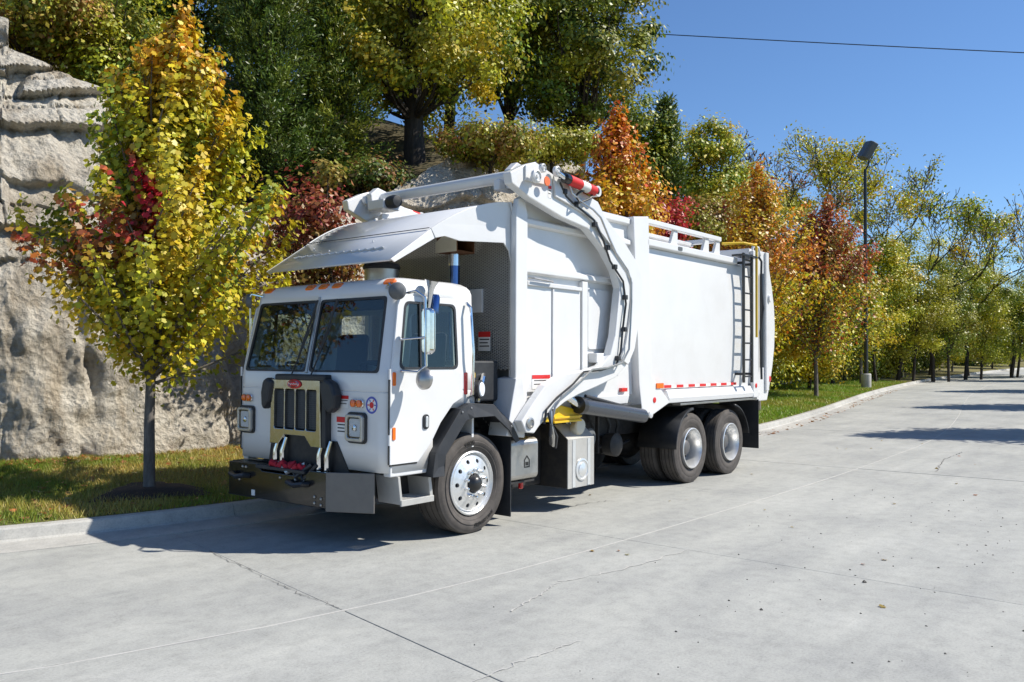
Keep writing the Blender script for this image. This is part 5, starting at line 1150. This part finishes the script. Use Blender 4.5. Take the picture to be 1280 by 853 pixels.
tag(blades('grass', 6.5, -6, .16, 4.6, 110000, .075, .006, ([(2, (.17, .24, .025)), (1, (.26, .28, .04))], [(2, (.44, .34, .08)), (1, (.34, .31, .06)), (.6, (.5, .42, .15))]), 5), 'short green and straw-coloured grass between kerb and rock', 'grass')
tag(blades('grass', -6, -12, .16, 4.6, 22000, .085, .010, ([(2, (.17, .24, .025)), (1, (.26, .28, .04))], [(2, (.44, .34, .08)), (1, (.34, .31, .06))]), 7), 'grass strip between the truck body and the rock', 'grass')
tag(blades('grass', -12, -48, .16, 5, 70000, .10, .014, ([(2, (.20, .34, .022)), (1, (.28, .36, .04))], [(2, (.28, .33, .04)), (1, (.42, .37, .08))]), 6), 'bright green grass strip beyond the tail of the truck', 'grass')
def scatter(name, n, x0, x1, d0, d1, size, pal, seed, road_side=False, label=None):
    rng = np.random.default_rng(seed); s = rng.uniform(s_of_x(x0), s_of_x(x1), n); d = rng.uniform(d0, d1, n)
    x, y, nx, ny = kerb_at(s); px = x-nx*d; py = y-ny*d; z = gz(px)+(verge_z(s, -d)+.035 if not road_side else .012)
    o = leaf_mesh(name, np.stack([px, py, z], 1), np.tile([0, 0, 1.6], (n, 1)), size, pick(rng, pal, n), rng, 'lobed', .35); return tag(o, label, 'leaves', None, 'stuff')
scatter('fallen_leaves', 700, 6, -7, .2, 4.4, .085, [(2, BR), (1, (.34, .20, .07)), (1, (.30, .09, .03)), (.5, (.4, .34, .2))], 8, label='dry brown leaves lying on the grass before the rock')
scatter('fallen_leaves', 500, 3, -5, 3.9, 4.5, .09, [(2, BR), (1, (.34, .20, .07)), (1, (.35, .07, .03))], 18, label='drift of rusty leaves along the foot of the rock')
scatter('fallen_leaves', 260, -10, -40, -.5, -.05, .10, [(2, BR), (1, (.25, .15, .06))], 9, True, 'leaves gathered in the gutter beyond the truck')
scatter('fallen_leaves', 30, 2, -14, -7.5, -2.0, .05, [(2, (.34, .24, .06)), (1, BR)], 10, True, 'few stray leaves on the open concrete')
mx, my, mz = verge_pos(1.62, 1.25); mb = MB(); mb.v = [(0, 0, .045)]
for k in range(28): a = 2*math.pi*k/28; r = .62*(1+.22*math.sin(3*a+1)+.12*math.sin(7*a)); mb.v += [(r*.55*math.cos(a), r*.55*math.sin(a), .05), (r*math.cos(a), r*math.sin(a), -.03)]
mb.f = [(0, 1+2*k, 1+2*((k+1) % 28)) for k in range(28)]+[(1+2*k, 2+2*k, 2+2*((k+1) % 28), 1+2*((k+1) % 28)) for k in range(28)]
mo = mb.build('mulch_bed', 'mulch'); mo.location = (mx, my, mz+.05); tag(mo, 'dark bark mulch around the foot of the young maple', 'mulch', None, 'stuff')
# pebbles and tar crumbs on the open road
def pebbles():
    rng = np.random.default_rng(12); b = MB()
    for k in range(330):
        x = rng.uniform(-6, 3.2); y = 3+5*rng.random()**.7; r = rng.uniform(.003, .010)*(1+(k % 40 == 0)); q = rng.uniform(.7, 1.3, 6)
        b.add([(x+r*q[0], y, r*.3), (x, y+r*q[1], r*.3), (x-r*q[2], y, r*.3), (x, y-r*q[3], r*.3), (x, y, r*q[4]), (x, y, -.01)], [(0, 1, 4), (1, 2, 4), (2, 3, 4), (3, 0, 4), (1, 0, 5), (2, 1, 5), (3, 2, 5), (0, 3, 5)])
    return tag(b.build('pebbles', 'ink', None, False), 'dark crumbs of stone scattered on the open concrete', 'pebbles', None, 'stuff')
pebbles()
# cracks in the concrete
def crack(pts, w, mat='joint'):
    rng = np.random.default_rng(int(abs(pts[0][0]*100))); P = []
    for (x0, y0), (x1, y1) in zip(pts[:-1], pts[1:]):
        for t in np.linspace(0, 1, 14, endpoint=False): P.append((x0+(x1-x0)*t+rng.normal(0, .012), y0+(y1-y0)*t+rng.normal(0, .012)))
    b = MB()
    for k, (x, y) in enumerate(P): 
        d = np.array(P[min(k+1, len(P)-1)])-np.array(P[max(k-1, 0)]); d /= np.linalg.norm(d)+1e-9; ww = w*rng.uniform(.3, 1.2); b.v += [(x-d[1]*ww, y+d[0]*ww, .0062), (x+d[1]*ww, y-d[0]*ww, .0062)]
    b.f = [(2*k, 2*k+1, 2*k+3, 2*k+2) for k in range(len(P)-1)]; b.build('crack', mat, road, False)
GP = lambda px, py: (lambda P: (float(P[0]), float(P[1])))(CAM+ray(px, py)*(-CAM[2]/ray(px, py)[2]))
crack([GP(262, 690), GP(330, 722), GP(380, 745), GP(428, 763)], .0035)
crack([GP(690, 640), GP(730, 630), GP(765, 626)], .006); crack([GP(700, 728), GP(780, 712), GP(865, 686)], .006, 'jointlight'); crack([GP(640, 765), GP(680, 740), GP(700, 728)], .006, 'jointlight')
crack([GP(1170, 590), GP(1180, 575), GP(1205, 565)], .008); crack([GP(590, 853), GP(660, 825), GP(730, 800)], .004, 'jointlight')

# ------------------------------------------------------------------ lamp post, overhead cable
lx, ly, lz = verge_pos(-38.0, .75)
lp = empty('lamp_post', (lx, ly, lz), 'tall dark lamp post with a tilted box floodlight beside the maples', 'lamp post')
MB().lathe([(.24, -.2), (.24, .72), (.21, .76)], (0, 0, 0), (0, 0, 1), 18).build('concrete_base', 'kerb', lp)
MB().tube([(0, 0, .76), (0, 0, 6), (0, 0, 11.1)], [.10, .09, .075], 12).build('pole', 'black', lp)
MB().tube([(0, 0, 11.0), (-.1, .12, 11.3), (-.12, .16, 11.55)], .05, 8).build('bracket', 'black', lp)
tl = MB().prism([(-.36, -.02), (.36, -.02), (.36, .20), (.26, .30), (-.26, .30), (-.36, .20)], -.34, .34).build('floodlight', 'greyplate', lp, False, .03); tl.scale = (1.3,)*3; gl_s = 1.3; tl.location = (-.15, .2, 11.95); tl.rotation_euler = (R(62), R(10), R(40))
gl = MB().box(-.30, .30, -.28, .28, -.035, -.022).build('floodlight_glass', 'lamp', lp, False); gl.scale = tl.scale; gl.location = tl.location; gl.rotation_euler = tl.rotation_euler
A = AT(700, 36, 40); B = AT(1500, 58, 34); B = A+(B-A)*2.6
cp = [tuple(A+(B-A)*t-np.array([0, 0, 1])*.6*math.sin(math.pi*t)) for t in np.linspace(0, 1, 40)]
tag(MB().tube(cp, .022, 6).build('overhead_cable', 'black'), 'single dark overhead cable crossing the blue sky', 'cable')
